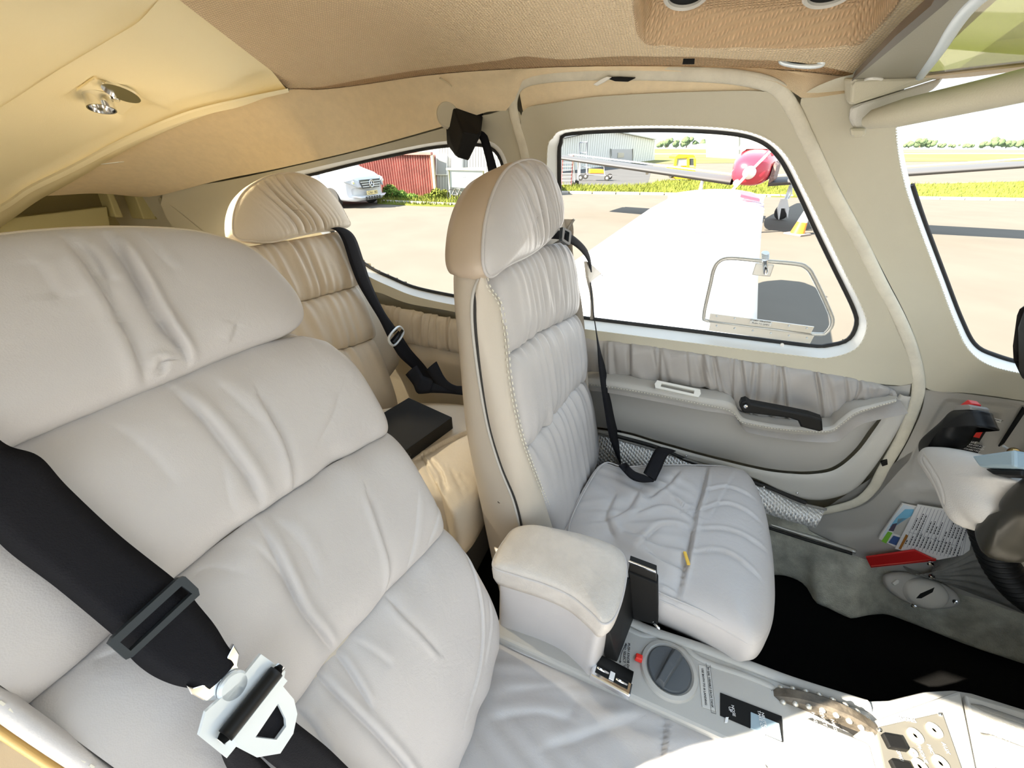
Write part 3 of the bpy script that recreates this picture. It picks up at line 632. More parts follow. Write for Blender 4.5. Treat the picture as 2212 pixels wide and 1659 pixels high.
# resample the trim line so that both run together along x
def byx(A, x): o = np.argsort(A[:, 0]); return np.stack([np.interp(x, A[o, 0], A[o, k]) for k in range(3)], 1)
xx = np.linspace(max(E1b[:, 0].min(), E2[:, 0].min()), min(E1b[:, 0].max(), E2[:, 0].max()), 90)
a, b = byx(E1b, xx), byx(E2, xx); rows = []
for v in np.linspace(0, 1, 18): R = a * (1 - v) + b * v; R = R + np.array([0, .4, .6]) * (.012 * math.sin(v * math.pi) ** 1.5); rows.append(R)
loft('side_headliner', rows, M_FABFINE, ceil, label='tan fine headliner above the windows')
tube('headliner_seam', at_c(smooth([(950, 168), (975, 186), (1000, 212), (1030, 236)], 20), -.012), .0015, M_FABW, ceil, 6)
# ================================================================ seats
def px_cr(fr, lst): return [(fr.st(c[0]), c[1] * 1.45, *c[2:]) for c in lst]
# ---- near (copilot's) seat
NF = lean_frame(22.6, -.3515, -.209)
near = thing('cabin_chair', 'large pale grey leather seat filling the left foreground, its lap cushion partly in sun', 'seat')
hr_o = [(-.035, .045), (.05, .0475), (.136, .0455), (.216, .044), (.27, .041), (.298, .050), (.307, .072), (.302, .102), (.287, .133), (.252, .156), (.205, .169), (.15, .176), (.10, .176), (.05, .169), (.0, .152), (-.035, .125), (-.05, .09), (-.047, .062)]
cr = px_cr(NF, [([(130, 495), (190, 580), (246, 674), (290, 760), (322, 836)], .0032, .0042, -1), ([(240, 500), (307, 627), (362, 717), (395, 760), (412, 795)], .0045, .0034, 1), ([(225, 500), (280, 590), (335, 690), (380, 745)], .003, .004, 1), ([(165, 520), (200, 560), (225, 610)], .002, .004), ([(340, 800), (350, 780), (352, 812)], .002, .003), ([(300, 490), (330, 540), (370, 590)], .0012, .004), ([(60, 560), (90, 600), (120, 650)], .0012, .006), ([(500, 740), (505, 720), (508, 700)], .001, .004)])
hr = pillow('headrest', NF, hr_o, M_LEATHER, near, front=-.018, back=-.10, puff=.024, p=4, nr=110, na=420, creases=cr, cen=(.13, .105), side_m=M_LEATHER_TAN)
tube('headrest_seam', NF(*smooth(hr_o[7:15], 80).T, -.016), .0016, M_LEATHER_TAN, hr, 6)
cB = [(-.03, -.100), (.016, -.099), (.07, -.0955), (.143, -.099), (.235, -.110), (.338, -.134)]
cC = [(-.03, -.266), (.064, -.276), (.12, -.281), (.196, -.290), (.348, -.322)]
r1hi = [(-.03, .052), (.134, .050), (.227, .048), (.285, .034), (.31, .017), (.327, -.008), (.337, -.045), (.34, -.06)]
cr1 = px_cr(NF, [([(385, 838), (430, 890), (467, 934), (525, 1010), (575, 1088)], .0048, .0048, 1), ([(560, 850), (585, 895), (615, 948), (635, 1000), (652, 1055)], .0032, .0034, -1), ([(470, 820), (530, 880), (570, 920)], .0012, .006), ([(245, 915), (300, 960), (340, 1000), (380, 1050)], .0012, .008), ([(690, 960), (720, 900), (735, 850)], .001, .006), ([(480, 1000), (500, 1080), (520, 1110)], .001, .006)])
cr2 = px_cr(NF, [([(574, 1135), (600, 1200), (650, 1313), (695, 1370), (740, 1420)], .0040, .0042, 1), ([(560, 1180), (610, 1240), (640, 1290)], .0015, .004), ([(794, 1060), (825, 1150), (850, 1230), (853, 1290)], .0035, .0036, -1), ([(610, 1125), (650, 1170), (690, 1250)], .0016, .005), ([(905, 1070), (900, 1150), (893, 1230)], .0016, .005), ([(960, 1090), (945, 1140), (935, 1180)], .0014, .005), ([(430, 1250), (470, 1230), (530, 1240)], .001, .006), ([(215, 1440), (260, 1420), (320, 1390)], .0012, .006)])
cr3 = px_cr(NF, [([(700, 1455), (740, 1510), (808, 1583), (880, 1665), (930, 1740)], .0042, .0042, 1), ([(855, 1290), (880, 1330), (915, 1370), (953, 1414)], .0022, .0036, -1), ([(750, 1415), (775, 1470), (805, 1533)], .0028, .0036, 1), ([(1012, 1130), (1022, 1200), (1040, 1310), (1042, 1400), (1030, 1480), (1005, 1570)], .002, .0028, 1), ([(1060, 1290), (1062, 1350), (1050, 1440)], .0012, .003, 1), ([(660, 1540), (690, 1580), (720, 1640)], .002, .004), ([(790, 1390), (830, 1420), (850, 1440)], .0014, .004)])
kw = dict(nu=300, nv=150, depth=.055, gather=.0024, flatL=True)
roll('back_roll', NF, -.021, .34, cB, r1hi, M_LEATHER, near, cr1, bulge=.02, seed=1, sidepow=16, **kw)
roll('back_roll', NF, -.021, .342, cC, cB, M_LEATHER, near, cr2, bulge=.022, seed=2, sidepow=16, **kw)
r3lo = [(-.03, -.60), (.20, -.592), (.27, -.586), (.30, -.576), (.325, -.555), (.338, -.52), (.345, -.46)]
roll('back_roll', NF, -.021, .345, r3lo, cC, M_LEATHER, near, cr3, bulge=.026, seed=3, sidepow=16, **kw)
# bolster outside the seam on the near side, back shell
tt = np.linspace(.03, -.6, 40); rows = []
for s_, n_ in ((-.0205, -.008), (-.022, -.002), (-.025, .0), (-.029, -.003), (-.0325, -.011), (-.0335, -.03)): rows.append(NF(np.full(40, s_), tt, n_ + .004 * np.sin(tt * 40)))
loft('bolster', rows, M_LEATHER, near)
rows = []
for s_, n_ in ((-.033, -.024), (-.0352, -.020), (-.039, -.030), (-.041, -.08), (-.039, -.13), (-.02, -.14)): rows.append(NF(np.full(40, s_), tt, np.full(40, n_)))
loft('side_cover', rows, mat('tan_leather_sunglow', (.72, .44, .13), .45), near, label='tan side cover with orange sun glow in its colour')  # sunlit orange glow is put into the leather's colour
stitches_n = NF(np.full(160, -.0255), np.linspace(.03, -.55, 160), .0005); bm = bmesh.new()
for i in range(0, 158, 2): d = stitches_n[i + 1] - stitches_n[i]; box_bm(bm, frame_m((stitches_n[i] + stitches_n[i + 1]) / 2, *axes(d, NF.n)), (np.linalg.norm(d), .0012, .0012))
tag(from_bm('stitching', bm, M_THREAD, near), kind='stuff')
sh = [(-.03, .0), (.0, .06), (.15, .07), (.27, .05), (.318, -.01), (.332, -.1), (.335, -.4), (.325, -.56), (.2, -.6), (-.01, -.6), (-.03, -.55)]
pillow('back_shell', NF, sh, M_SHELL, near, front=-.035, back=-.15, puff=.012, nr=8, na=80)
tube('headrest_post', [NF(.05, -.02, -.05), NF(.05, .08, -.05)], .006, M_CHROME, near, 10); tube('headrest_post', [NF(.21, -.02, -.05), NF(.21, .08, -.05)], .006, M_CHROME, near, 10)
# lap cushion
ZC = -.80
CF = Frame((0, 0, ZC), (1, 0, 0), (0, 1, 0))
far_px = [(1040, 1360), (1110, 1397), (1190, 1432), (1280, 1468), (1440, 1524), (1540, 1556), (1606, 1590), (1645, 1630), (1668, 1680), (1672, 1760)]
oc = np.vstack([CF.st(far_px), [(.30, .10), (.29, 0.0), (.255, -.075), (.20, -.105), (0, -.12), (-.2, -.12), (-.27, -.1), (-.29, .1), (-.27, .3)]])
cc = px_cr(CF, [([(1442, 1530), (1436, 1580), (1425, 1659), (1418, 1720)], .006, .0035, 1), ([(1180, 1620), (1250, 1600), (1330, 1570), (1390, 1545)], .004, .008, 1), ([(1060, 1560), (1150, 1545), (1230, 1560)], .003, .008), ([(1090, 1500), (1170, 1490), (1280, 1480)], .002, .008), ([(1200, 1480), (1240, 1520), (1230, 1560)], .002, .008), ([(1500, 1570), (1560, 1580), (1610, 1620), (1640, 1670)], .002, .003)])
ncu = pillow('lap_cushion', CF, oc, M_LEATHER, near, front=-.006, back=-.13, puff=.016, p=5, nr=60, na=260, creases=cc, hfun=lambda P, r: .0022 * np.sin(P[:, 0] * 70 + 5 * np.sin(P[:, 1] * 30)) * np.sin(P[:, 1] * 55) * (1 - r ** 6))
wl_ = CF(*(smooth(oc, 200, True)).T, -.004); tube('welt', wl_, .0034, M_LEATHER, ncu, 8, True)
tube('welt', CF(*(oc.mean(0) + (smooth(oc, 200, True) - oc.mean(0)) * .975).T, .002), .0022, M_LEATHER, ncu, 8, True)
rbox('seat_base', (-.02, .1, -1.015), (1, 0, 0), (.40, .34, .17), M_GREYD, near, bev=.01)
# ---- pilot's seat
PF = lean_frame(12., -.215, -.17)
pilot = thing('cabin_chair', 'pale grey leather pilot seat with tall side shell beside the door', 'seat')
YM = .69
hro = np.array([(.452, .036), (.458, .060), (.489, .098), (.536, .130), (.596, .151), (.679, .157), (.75, .146), (.79, .120), (.815, .085), (.812, .06), (.785, .038), (.70, .026), (.615, .022), (.52, .026), (.468, .024)])
def hfold(c, w, amp, f, seed, tc=.09):
    rg = np.random.default_rng(seed); ph = rg.uniform(0, 6.3, 6)
    def fn(P, r):
        s = P[:, 0] + .18 * (P[:, 1] - tc) + .012 * np.sin((P[:, 1] - tc) * 30); k = 0
        for i in range(5): k = k - (1 - np.abs(np.sin(s * f * (.30 + .13 * i) + ph[i] + .5 * np.sin(P[:, 1] * 40)))) ** 3.2
        return amp * k * np.exp(-((s - c) / w) ** 2) * (1 - r ** 10)
    return fn
phr = pillow('headrest', PF, hro, M_LEATHER, pilot, front=-.006, back=-.072, puff=.024, p=3.5, nr=70, na=300, hfun=hfold(.67, .07, .0066, 130, 5), cen=(.64, .08), back_scale=.93, side_m=mat('tan_headrest_side', (.50, .41, .32), .42, bump=.08, bscale=900))
tube('piping', PF(*smooth(hro, 140, True).T, -.004), .0024, M_LEATHER, phr, 8, True)
p1lo = [(.45, -.118), (.51, -.104), (.618, -.116), (.743, -.143), (.91, -.178)]
p1hi = [(.452, -.012), (.462, .005), (.482, .018), (.53, .027), (.68, .022), (.82, .004), (.88, -.02), (.91, -.06)]
p2lo = [(.45, -.293), (.51, -.286), (.617, -.301), (.755, -.322), (.91, -.360)]
p3lo = [(.45, -.60), (.62, -.61), (.75, -.63), (.95, -.66)]
kw = dict(nu=220, nv=80, depth=.028, sidepow=10)
roll('back_roll', PF, (.482, .484), .90, p1lo, p1hi, M_LEATHER, pilot, bulge=.018, pleat=.0038, pf=150, seed=11, gather=.0028, smile=.45, **kw)
roll('back_roll', PF, (.474, .480), .905, p2lo, p1lo, M_LEATHER, pilot, bulge=.026, pleat=.0016, pf=110, seed=12, gather=.006, smile=.6, **kw)
roll('back_roll', PF, (.538, .470), .915, p3lo, p2lo, M_LEATHER, pilot, bulge=.028, pleat=.0012, pf=100, seed=13, gather=.006, smile=.6, **kw)
N_ = 60
pipe_px = [(1047, 583), (1025, 627), (1021, 681), (1027, 753), (1040, 844), (1056, 927), (1080, 1006), (1109, 1079), (1126, 1150), (1140, 1240)]
rear_px = [(1003, 572), (988, 590), (986, 640), (992, 720), (1000, 800), (1006, 880), (1015, 960), (1032, 1050), (1058, 1180), (1080, 1280)]
seam_px = [(1048, 584), (1056, 619), (1081, 655), (1093, 717), (1102, 807), (1114, 880), (1132, 952), (1154, 1013), (1180, 1079), (1215, 1160)]
pp = at_y(smooth(pipe_px, N_), .462); rp = at_y(smooth(rear_px, N_), .478); sp = at_pl(smooth(seam_px, N_), PF.Q - .012 * PF.n, PF.n)
mir = lambda A: A * [1, -1, 1] + [0, 2 * YM, 0]
mid = (pp + sp) / 2 + np.array([0, -.010, 0])
loft('side_panel', [pp, (pp + mid) / 2 + [0, -.003, 0], mid, (mid + sp) / 2 + [.002, -.001, .002], sp, sp + [.0, .02, 0] - .02 * PF.n], M_SHELL, pilot, label='leather side panel in front of the piping')
rb = [pp, (pp + rp) / 2 + [0, -.006, 0], rp, rp + [-.016, .02, 0], rp + [-.022, .08, 0]]; cen = rp.copy(); cen[:, 1] = YM; cen[:, 0] -= .025
loft('back_shell', rb + [cen] + [mir(a) for a in rb[::-1]], M_SHELL, pilot, label='tan grey back shell')
top = [np.vstack([a[0] for a in rb[::-1]]), np.vstack([a[0] for a in rb[::-1]]) * [0, 1, 0] + sp[0] * [1, 0, 1]]
loft('side_panel', [mir(a) for a in (pp, mid, sp, sp + [.0, -.02, 0] - .02 * PF.n)], M_SHELL, pilot, flip=True)
loft('back_cap', [np.linspace(rp[0], mir(rp[0]), 20) + np.array([-.01, 0, -.004]), np.linspace(rp[0], mir(rp[0]), 20) + np.array([.02, 0, .012]), np.linspace(sp[0], mir(sp[0]), 20) + np.array([-.02, 0, .006]), np.linspace(sp[0], mir(sp[0]), 20) + np.array([-.01, 0, -.03])], M_SHELL, pilot)
tube('piping', pp + [0, -.002, 0], .0028, M_GREY, pilot, 8); tube('piping', mir(pp), .0028, M_GREY, pilot, 8)
tube('piping_gap', pp + [.0045, -.0015, 0], .002, M_RUB, pilot, 6)
sti = sp + PF.n * .002; bm = bmesh.new()
q = resample(sti, 130)
for k in (0, .006):
    for i in range(0, 128, 2): a, b = q[i] + [k * -.5, -k * .6, 0], q[i + 1] + [k * -.5, -k * .6, 0]; box_bm(bm, frame_m((a + b) / 2, *axes(b - a, PF.n)), (np.linalg.norm(b - a), .0013, .0013))
tag(from_bm('stitching', bm, M_THREAD, pilot), kind='stuff')
bp_ = at_y([(1080, 1081)], .468)[0]
lathe('bolt', [(.0001, 0), (.006, 0), (.0055, .003), (.003, .0045), (.0001, .0045)], bp_, (0, -1, .1), M_CHROME, pilot, 18)
ZP = -.69
QF = Frame((0, 0, ZP), (1, 0, 0), (0, 1, 0))
op_px = [(1345, 998), (1420, 994), (1500, 994), (1575, 998), (1622, 1014), (1655, 1075), (1674, 1160), (1682, 1240), (1681, 1310), (1662, 1365), (1634, 1384), (1590, 1360), (1520, 1324), (1440, 1290), (1370, 1258), (1285, 1205), (1225, 1165), (1222, 1120), (1262, 1040), (1300, 990)]
cp = px_cr(QF, [([(1530, 1000), (1518, 1060), (1503, 1110), (1490, 1180), (1474, 1250), (1460, 1300)], .006, .0035, 1), ([(1518, 1065), (1570, 1062), (1625, 1085)], .003, .004, 1), ([(1508, 1110), (1570, 1100), (1650, 1140)], .003, .004, 1), ([(1500, 1150), (1570, 1158), (1665, 1200)], .003, .004, 1), ([(1490, 1200), (1560, 1205), (1640, 1260)], .003, .004, 1),
 ([(1470, 1015), (1440, 1050), (1400, 1075)], .004, .006, 1), ([(1500, 1120), (1430, 1090), (1370, 1110)], .004, .006), ([(1495, 1150), (1430, 1140), (1380, 1180)], .004, .006, -1), ([(1488, 1190), (1420, 1175), (1350, 1140)], .004, .007), ([(1480, 1230), (1430, 1210), (1400, 1190)], .003, .005), ([(1330, 1060), (1310, 1110), (1330, 1160)], .004, .008), ([(1380, 1060), (1350, 1100), (1290, 1120)], .005, .008), ([(1460, 1270), (1440, 1260), (1400, 1255)], .003, .004), ([(1530, 1130), (1580, 1040), (1590, 1020)], .0015, .004), ([(1450, 1080), (1480, 1100), (1500, 1100)], .003, .004)])
SEAMQ = QF.st(smooth([(1536, 985), (1518, 1060), (1503, 1110), (1490, 1180), (1474, 1250), (1450, 1330)], 30))
def roll_h(P):
    d, _, sd0 = seg_dist(P, SEAMQ); fwd_ = P[:, 0] > np.interp(P[:, 1], SEAMQ[::-1, 1] if SEAMQ[0, 1] > SEAMQ[-1, 1] else SEAMQ[:, 1], SEAMQ[::-1, 0] if SEAMQ[0, 1] > SEAMQ[-1, 1] else SEAMQ[:, 0])
    return np.where(fwd_, .020 * np.sqrt(np.clip(d / .09, 0, 1)) - .006, .006 * np.sqrt(np.clip(d / .03, 0, 1)) - .006 - .012 * sstep(.05, .16, d))
pcu = pillow('lap_cushion', QF, QF.st(op_px), M_LEATHER_G if False else M_LEATHER, pilot, front=-.026, back=-.12, puff=.034, p=4, nr=70, na=280, back_scale=.93, creases=cp, hfun=lambda P, r: roll_h(P) * (1 - r ** 12) + .004 * np.sin(P[:, 0] * 60 + 6 * np.sin(P[:, 1] * 25)) * np.sin(P[:, 1] * 45 + 1) * np.clip((.16 - P[:, 0]) * 12, 0, 1) * (1 - r ** 6))
O2 = smooth(QF.st(op_px), 200, True); c2 = O2.mean(0)
L2 = QF(*(c2 + (O2 - c2) * .985).T, -.020); tube('welt', L2, .0022, M_LEATHER, pcu, 8, True); tube('welt', QF(*(c2 + (O2 - c2) * .955).T, -.009), .0016, M_LEATHER, pcu, 8, True)
rbox('yellow_tape', QF(*QF.st([(1480, 1214)])[0], .012), (.3, -1, 0), (.028, .006, .004), M_YEL, pcu, bev=.001, label='torn yellow tape in the seam')
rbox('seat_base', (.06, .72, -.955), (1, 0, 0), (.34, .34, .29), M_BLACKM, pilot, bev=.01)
# ---- rear seat
RF = lean_frame(14., -.85, -.10)
rear = thing('cabin_chair', 'beige leather rear seat by the rear side window, behind the pilot', 'seat')
rho = RF.st([(505, 500), (506, 462), (520, 425), (548, 398), (590, 378), (640, 374), (690, 392), (728, 430), (752, 470), (757, 486), (735, 494), (690, 500), (640, 510), (590, 522), (545, 520), (515, 515)])
rhr = pillow('headrest', RF, rho, M_LEATHER_TAN, rear, front=-.005, back=-.05, puff=.022, p=3.5, nr=60, na=260, hfun=hfold(rho[:, 0].mean() + .015, .055, .0062, 140, 9, rho[:, 1].mean()), back_scale=.95)
tube('piping', RF(*smooth(rho, 120, True).T, -.003), .0024, M_LEATHER_TAN, rhr, 8, True)
f_ = lambda px: [tuple(p) for p in RF.st(px)]
q1 = f_([(470, 540), (560, 527), (640, 515), (700, 505), (757, 494), (772, 510), (785, 545), (790, 570)])
q2 = f_([(470, 700), (590, 668), (680, 645), (765, 621), (805, 606)])
q3 = f_([(470, 820), (600, 790), (690, 765), (770, 748), (830, 725)])
q4 = f_([(470, 1000), (640, 960), (760, 930), (866, 895), (880, 885)])
srt = lambda q: sorted(q)
sl = .485; kw = dict(nu=130, nv=50, depth=.05, sidepow=14)
roll('back_roll', RF, sl, RF.st([(800, 600)])[0][0], srt(q2), srt(q1), M_LEATHER_TAN, rear, bulge=.02, pleat=.003, pf=140, seed=21, gather=.004, smile=.6, **kw)
roll('back_roll', RF, sl, RF.st([(822, 700)])[0][0], srt(q3), srt(q2), M_LEATHER_TAN, rear, bulge=.02, pleat=.0022, pf=120, seed=22, gather=.004, smile=.6, **kw)
roll('back_roll', RF, sl, (RF.st([(868, 860)])[0][0], RF.st([(830, 740)])[0][0]), srt(q4), srt(q3), M_LEATHER_TAN, rear, bulge=.022, pleat=.0012, pf=100, seed=23, gather=.004, smile=.6, **kw)
sR_ = RF.st([(800, 600)])[0][0]
pillow('back_shell', RF, [(sl, -.11), ((sl + sR_) / 2, -.10), (sR_ + .004, -.12), (sR_ + .012, -.2), (sR_ + .014, -.3), (sR_ + .012, -.5), (sl, -.5)], M_LEATHER_TAN, rear, front=-.03, back=-.12, puff=.006, nr=6, na=70)
ZR = -.60
EF = Frame((0, 0, ZR), (1, 0, 0), (0, 1, 0))
oe = np.vstack([EF.st([(866, 868), (920, 862), (1000, 866), (1045, 880), (1062, 950), (1052, 1010), (1032, 1050), (1005, 1085), (975, 1098), (940, 1040)]), [(-.32, .46), (-.5, .45), (-.72, .46), (-.76, .56)]])
ce = []
rgc = np.random.default_rng(4)
for k in range(15):
    a = np.array([905 + k * 9, 985 + k * 4]); ce.append((EF.st([a, a + [14 + rgc.uniform(0, 20), 30 + rgc.uniform(0, 25)], a + [40, 85]]), rgc.uniform(.002, .004), .004, 1))
ce += px_cr(EF, [([(900, 1000), (960, 965), (1030, 930)], .005, .004, 1)])
pillow('lap_cushion', EF, oe, M_LEATHER_TAN, rear, front=-.02, back=-.16, puff=.03, p=4, nr=50, na=220, creases=ce)
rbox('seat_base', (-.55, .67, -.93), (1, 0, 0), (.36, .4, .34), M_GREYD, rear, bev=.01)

# the other rear seat, beside it
def copy_tree(o, parent=None):
    c = o.copy(); COL.objects.link(c); c.parent = parent
    for ch in list(o.children): copy_tree(ch, c)
    return c
rear2 = copy_tree(rear); rear2.location = (0, -.645, 0); ROOTS.append(rear2); rear2['label'] = 'beige leather rear seat hidden behind the large near seat'
# ================================================================ armrest box, console
ZA = -.585
AF = Frame((0, 0, ZA), (1, 0, 0), (0, 1, 0))
armbox = thing('armrest_box', 'padded grey leather armrest box between the two front seats', 'armrest')
pad_px = [(1112, 1136), (1150, 1129), (1200, 1137), (1260, 1150), (1315, 1168), (1345, 1188), (1354, 1220), (1350, 1260), (1338, 1305), (1322, 1332), (1303, 1338), (1280, 1316), (1235, 1280), (1180, 1255), (1120, 1236), (1075, 1222), (1065, 1212), (1072, 1190), (1090, 1160)]
op_ = AF.st(pad_px)
M_LEATHER_W = mat('worn_leather', (.62, .58, .535), .42, bump=.22, bscale=420, bkind='grain', var=.12, vscale=25)
apad = pillow('armrest_pad', AF, op_, M_LEATHER_W, armbox, front=-.008, back=-.055, puff=.016, p=3, nr=36, na=160, hfun=lambda P, r: .0004 * np.sin(P[:, 0] * 260 + 9 * np.sin(P[:, 1] * 80)) * np.clip((P[:, 0] + .08) * 12, 0, 1) * (1 - r ** 8))
Oa = smooth(op_, 160, True); ca = Oa.mean(0)
tube('piping', AF(*(ca + (Oa - ca) * 1.006).T, -.010), .002, M_LEATHER, apad, 8, True)
bx = [AF(*(ca + (Oa - ca) * np.array([.93, .86])).T, -.05)]
for h, k in ((-.10, .93), (-.2, .95), (-.30, .97)): bx.append(AF(*(ca + (Oa - ca) * np.array([k, k * .93])).T, h))
loft('box_body', bx, M_LEATHER, armbox, True)
ql = AF(*(ca + (Oa - ca) * np.array([.935, .87])).T, -.058); tube('piping', ql, .0018, M_LEATHER, armbox, 6, True)
Pm = lambda px, x: at_x([px], x)[0]
fq = [at_z([p], z)[0] for p, z in (((1316, 1362), -.66), ((1362, 1248), -.645), ((1371, 1330), -.775), ((1333, 1431), -.775))]; bq = [p - np.array([.022, 0, 0]) for p in fq]
hull('front_bin', fq + bq, M_BLACK, armbox, .002, label='black plastic bin face under the pad')
# ---- console
ZK = -.78
KF = Frame((0, 0, ZK), (1, 0, 0), (0, 1, 0))
cons = thing('centre_console', 'grey plastic centre console with knob, trim wheel and switch panel', 'console')
ko = [(-.18, .335), (.34, .335), (.40, .30), (.55, .27), (.70, .26), (1.0, .26), (1.0, .575), (.70, .568), (.60, .562), (.575, .556), (.53, .535), (.47, .497), (.43, .479), (.335, .470), (.10, .464), (-.18, .464)]
prism('console_body', ko[::1], (0, 0, ZK - .32), (1, 0, 0), (0, 1, 0), .32, M_CONS, cons, bev=.006)
# raised borders and channel
ed = [(1340, 1322), (1363, 1336), (1420, 1361), (1520, 1394), (1620, 1431), (1720, 1468), (1873, 1516)]
E_ = at_z(smooth(ed, 90), ZK); tube('border_rail', E_ + [0, -.007, .001], .009, M_CONS, cons, 12, r2=np.full(90, .006))
ch = at_z(smooth([(1345, 1352), (1390, 1372), (1440, 1374), (1478, 1395), (1500, 1416), (1540, 1436), (1600, 1456), (1660, 1480), (1672, 1490)], 90), ZK); tube('border_bead', ch, .0055, M_CONS, cons, 10, r2=np.full(90, .003))
# fuel knob
kc = at_z([(1444, 1448)], ZK)[0]
lathe('knob_ring', [(.036, 0), (.048, 0), (.046, .006), (.040, .008), (.037, .004)], kc, (0, 0, 1), M_CONS, cons, 48)
kn = lathe('fuel_knob', [(.0001, 0), (.0365, 0), (.0365, .006), (.034, .009), (.0001, .009)], kc, (0, 0, 1), M_KNOB, cons, 48, label='slate grey round selector knob')
ka = at_z([(1412, 1500), (1470, 1405)], ZK); kd = ka[1] - ka[0]; kd /= np.linalg.norm(kd); kx = np.array([kd[1], -kd[0], 0])
hull('knob_handle', [kc + kd * a + kx * b + np.array([0, 0, c]) for a, b, c in ((-.036, -.008, .006), (-.036, .008, .006), (.034, -.012, .006), (.034, .010, .006), (-.033, -.0055, .02), (-.033, .0055, .02), (.0, -.007, .026), (.0, .006, .026), (.030, -.006, .020), (.030, .004, .020))], M_KNOB, kn, .0012)
rc = at_z([(1381, 1420)], ZK + .008)[0]; hull('red_stop', [rc + np.array(v) for v in ((-.007, -.006, -.006), (.006, -.006, -.006), (-.007, .006, -.006), (.006, .006, -.006), (-.006, -.004, .004), (.005, -.004, .005), (-.006, .004, .004), (.005, .004, .005))], M_REDS, cons, .0015, label='red stop tab')
TX, TY = (0, -1, 0), (1, 0, 0)
TX2 = np.array([.10, -1, 0])
def ctext(s, px, size, m=M_INK, z=ZK + .0012): return text('lettering', s, at_z([px], z)[0], TX2, TY, size, m, cons)
ctext('PUSH KNOB DOWN', (1357, 1425), .0062); ctext('TO SELECT "OFF"', (1349, 1423), .0062)
tube('print_arrow', at_z(smooth([(1352, 1393), (1343, 1410), (1340, 1428)], 10), ZK + .0006), .0005, M_INK, cons, 5)
for q, d in (((1352, 1393), 1), ((1340, 1428), -1)):
    p = at_z([q], ZK + .0008)[0]; prism('print_arrow', [(-.0018, 0), (.0018, 0), (0, .004)], p, (1, 0, 0), (.2 * d, d, 0) , .0002 * d, M_INK, cons)
pl_ = at_z([(1527, 1484)], ZK + .001)[0]
rbox('placard', pl_, TX2, (.064, .021, .0012), mat('placard_grey', (.56, .55, .52), .4), cons, bev=.0004, label='pale placard')
ctext('34 GAL USEABLE EACH TANK', (1534, 1483), .0046, z=ZK + .0022); ctext('USE BOTH TO & LANDING', (1521, 1482), .0046, z=ZK + .0022)
prism('placard_frame', [(-.0375, -.0036), (.0375, -.0036), (.0375, .0036), (-.0375, .0036)], at_z([(1535, 1484)], ZK + .0018)[0], TX2, TY, .0004, M_INK, cons, hole=[(-.0370, -.0032), (.0370, -.0032), (.0370, .0032), (-.0370, .0032)])
# trim indicator window
def cq(pxs, z0, z1, m, name, bev=0., label=None): P = at_z(pxs, z1); return hull(name, [*P, *(P * [1, 1, 0] + [0, 0, z0])], m, cons, bev, label)
ti = cq([(1556, 1496), (1689, 1547), (1692, 1603), (1556, 1545)], ZK - .01, ZK + .0016, M_BLACKM, 'trim_indicator', label='black trim position window')
cq([(1622, 1538), (1683, 1563), (1689, 1600), (1622, 1572)], ZK, ZK + .0035, M_BLUEG, 'indicator_drum', label='blue grey pointer drum')
cq([(1566, 1560), (1572, 1560), (1574, 1549), (1568, 1549)], ZK, ZK + .003, M_INKW, 'indicator_mark'); ctext('NOSE', (1584, 1535), .006, M_INKW, ZK + .003); ctext('UP', (1577, 1532), .006, M_INKW, ZK + .003)
ctext('NEUTRAL', (1651, 1560), .006, M_INKW, ZK + .0045); ctext('TAKE OFF', (1643, 1556), .006, M_INKW, ZK + .0045)
cq([(1640, 1588), (1653, 1588), (1653, 1573), (1645, 1573)], ZK, ZK + .0045, M_INKW, 'indicator_mark')
# trim wheel and its housing
wc = at_z([(1790, 1560)], ZK)[0]; wc = np.array([.37, wc[1] + .012, ZK - .075])
tw = lathe('trim_wheel', [(.085, -.009), (.102, -.010), (.107, -.006), (.107, .006), (.102, .010), (.085, .009)], wc, (0, 1, 0), mat('worn_trim_wheel', (.13, .11, .085), .5, bump=.5, bscale=120, var=.6, vscale=60), cons, 96, label='worn dark trim wheel')
bm = bmesh.new()
for k in range(36):
    a = k / 36 * 2 * math.pi
    for yy in (-.0105, .0105): bmesh.ops.create_uvsphere(bm, u_segments=8, v_segments=6, radius=.0045, matrix=Matrix.Translation(Vector(wc + np.array([math.cos(a) * .1, yy, math.sin(a) * .1]))))
tag(from_bm('wheel_studs', bm, M_ALUP, tw, True), kind='stuff')
cq([(1676, 1494), (1700, 1494), (1880, 1585), (1878, 1604), (1850, 1585), (1800, 1550), (1740, 1512), (1686, 1506)], ZK - .02, ZK + .001, M_RUB, 'wheel_slot')
hb = at_z([(1795, 1590)], ZK)[0]
hx_ = at_z([(1720, 1535), (1862, 1592)], ZK); hdv = hx_[1] - hx_[0]; hdv[2] = 0
rbox('trim_cover', (.372, .385, ZK + .004), (1, .0, 0), (.085, .050, .022), M_CONS, cons, bev=.007, seg=3)
for s_, px, sz in (('NOSE UP', (1762, 1560), .0065), ('ELEVATOR TRIM', (1784, 1573), .0075), ('NOSE DOWN', (1808, 1588), .0065)): ctext(s_, px, sz, M_GREY, ZK + .0158)
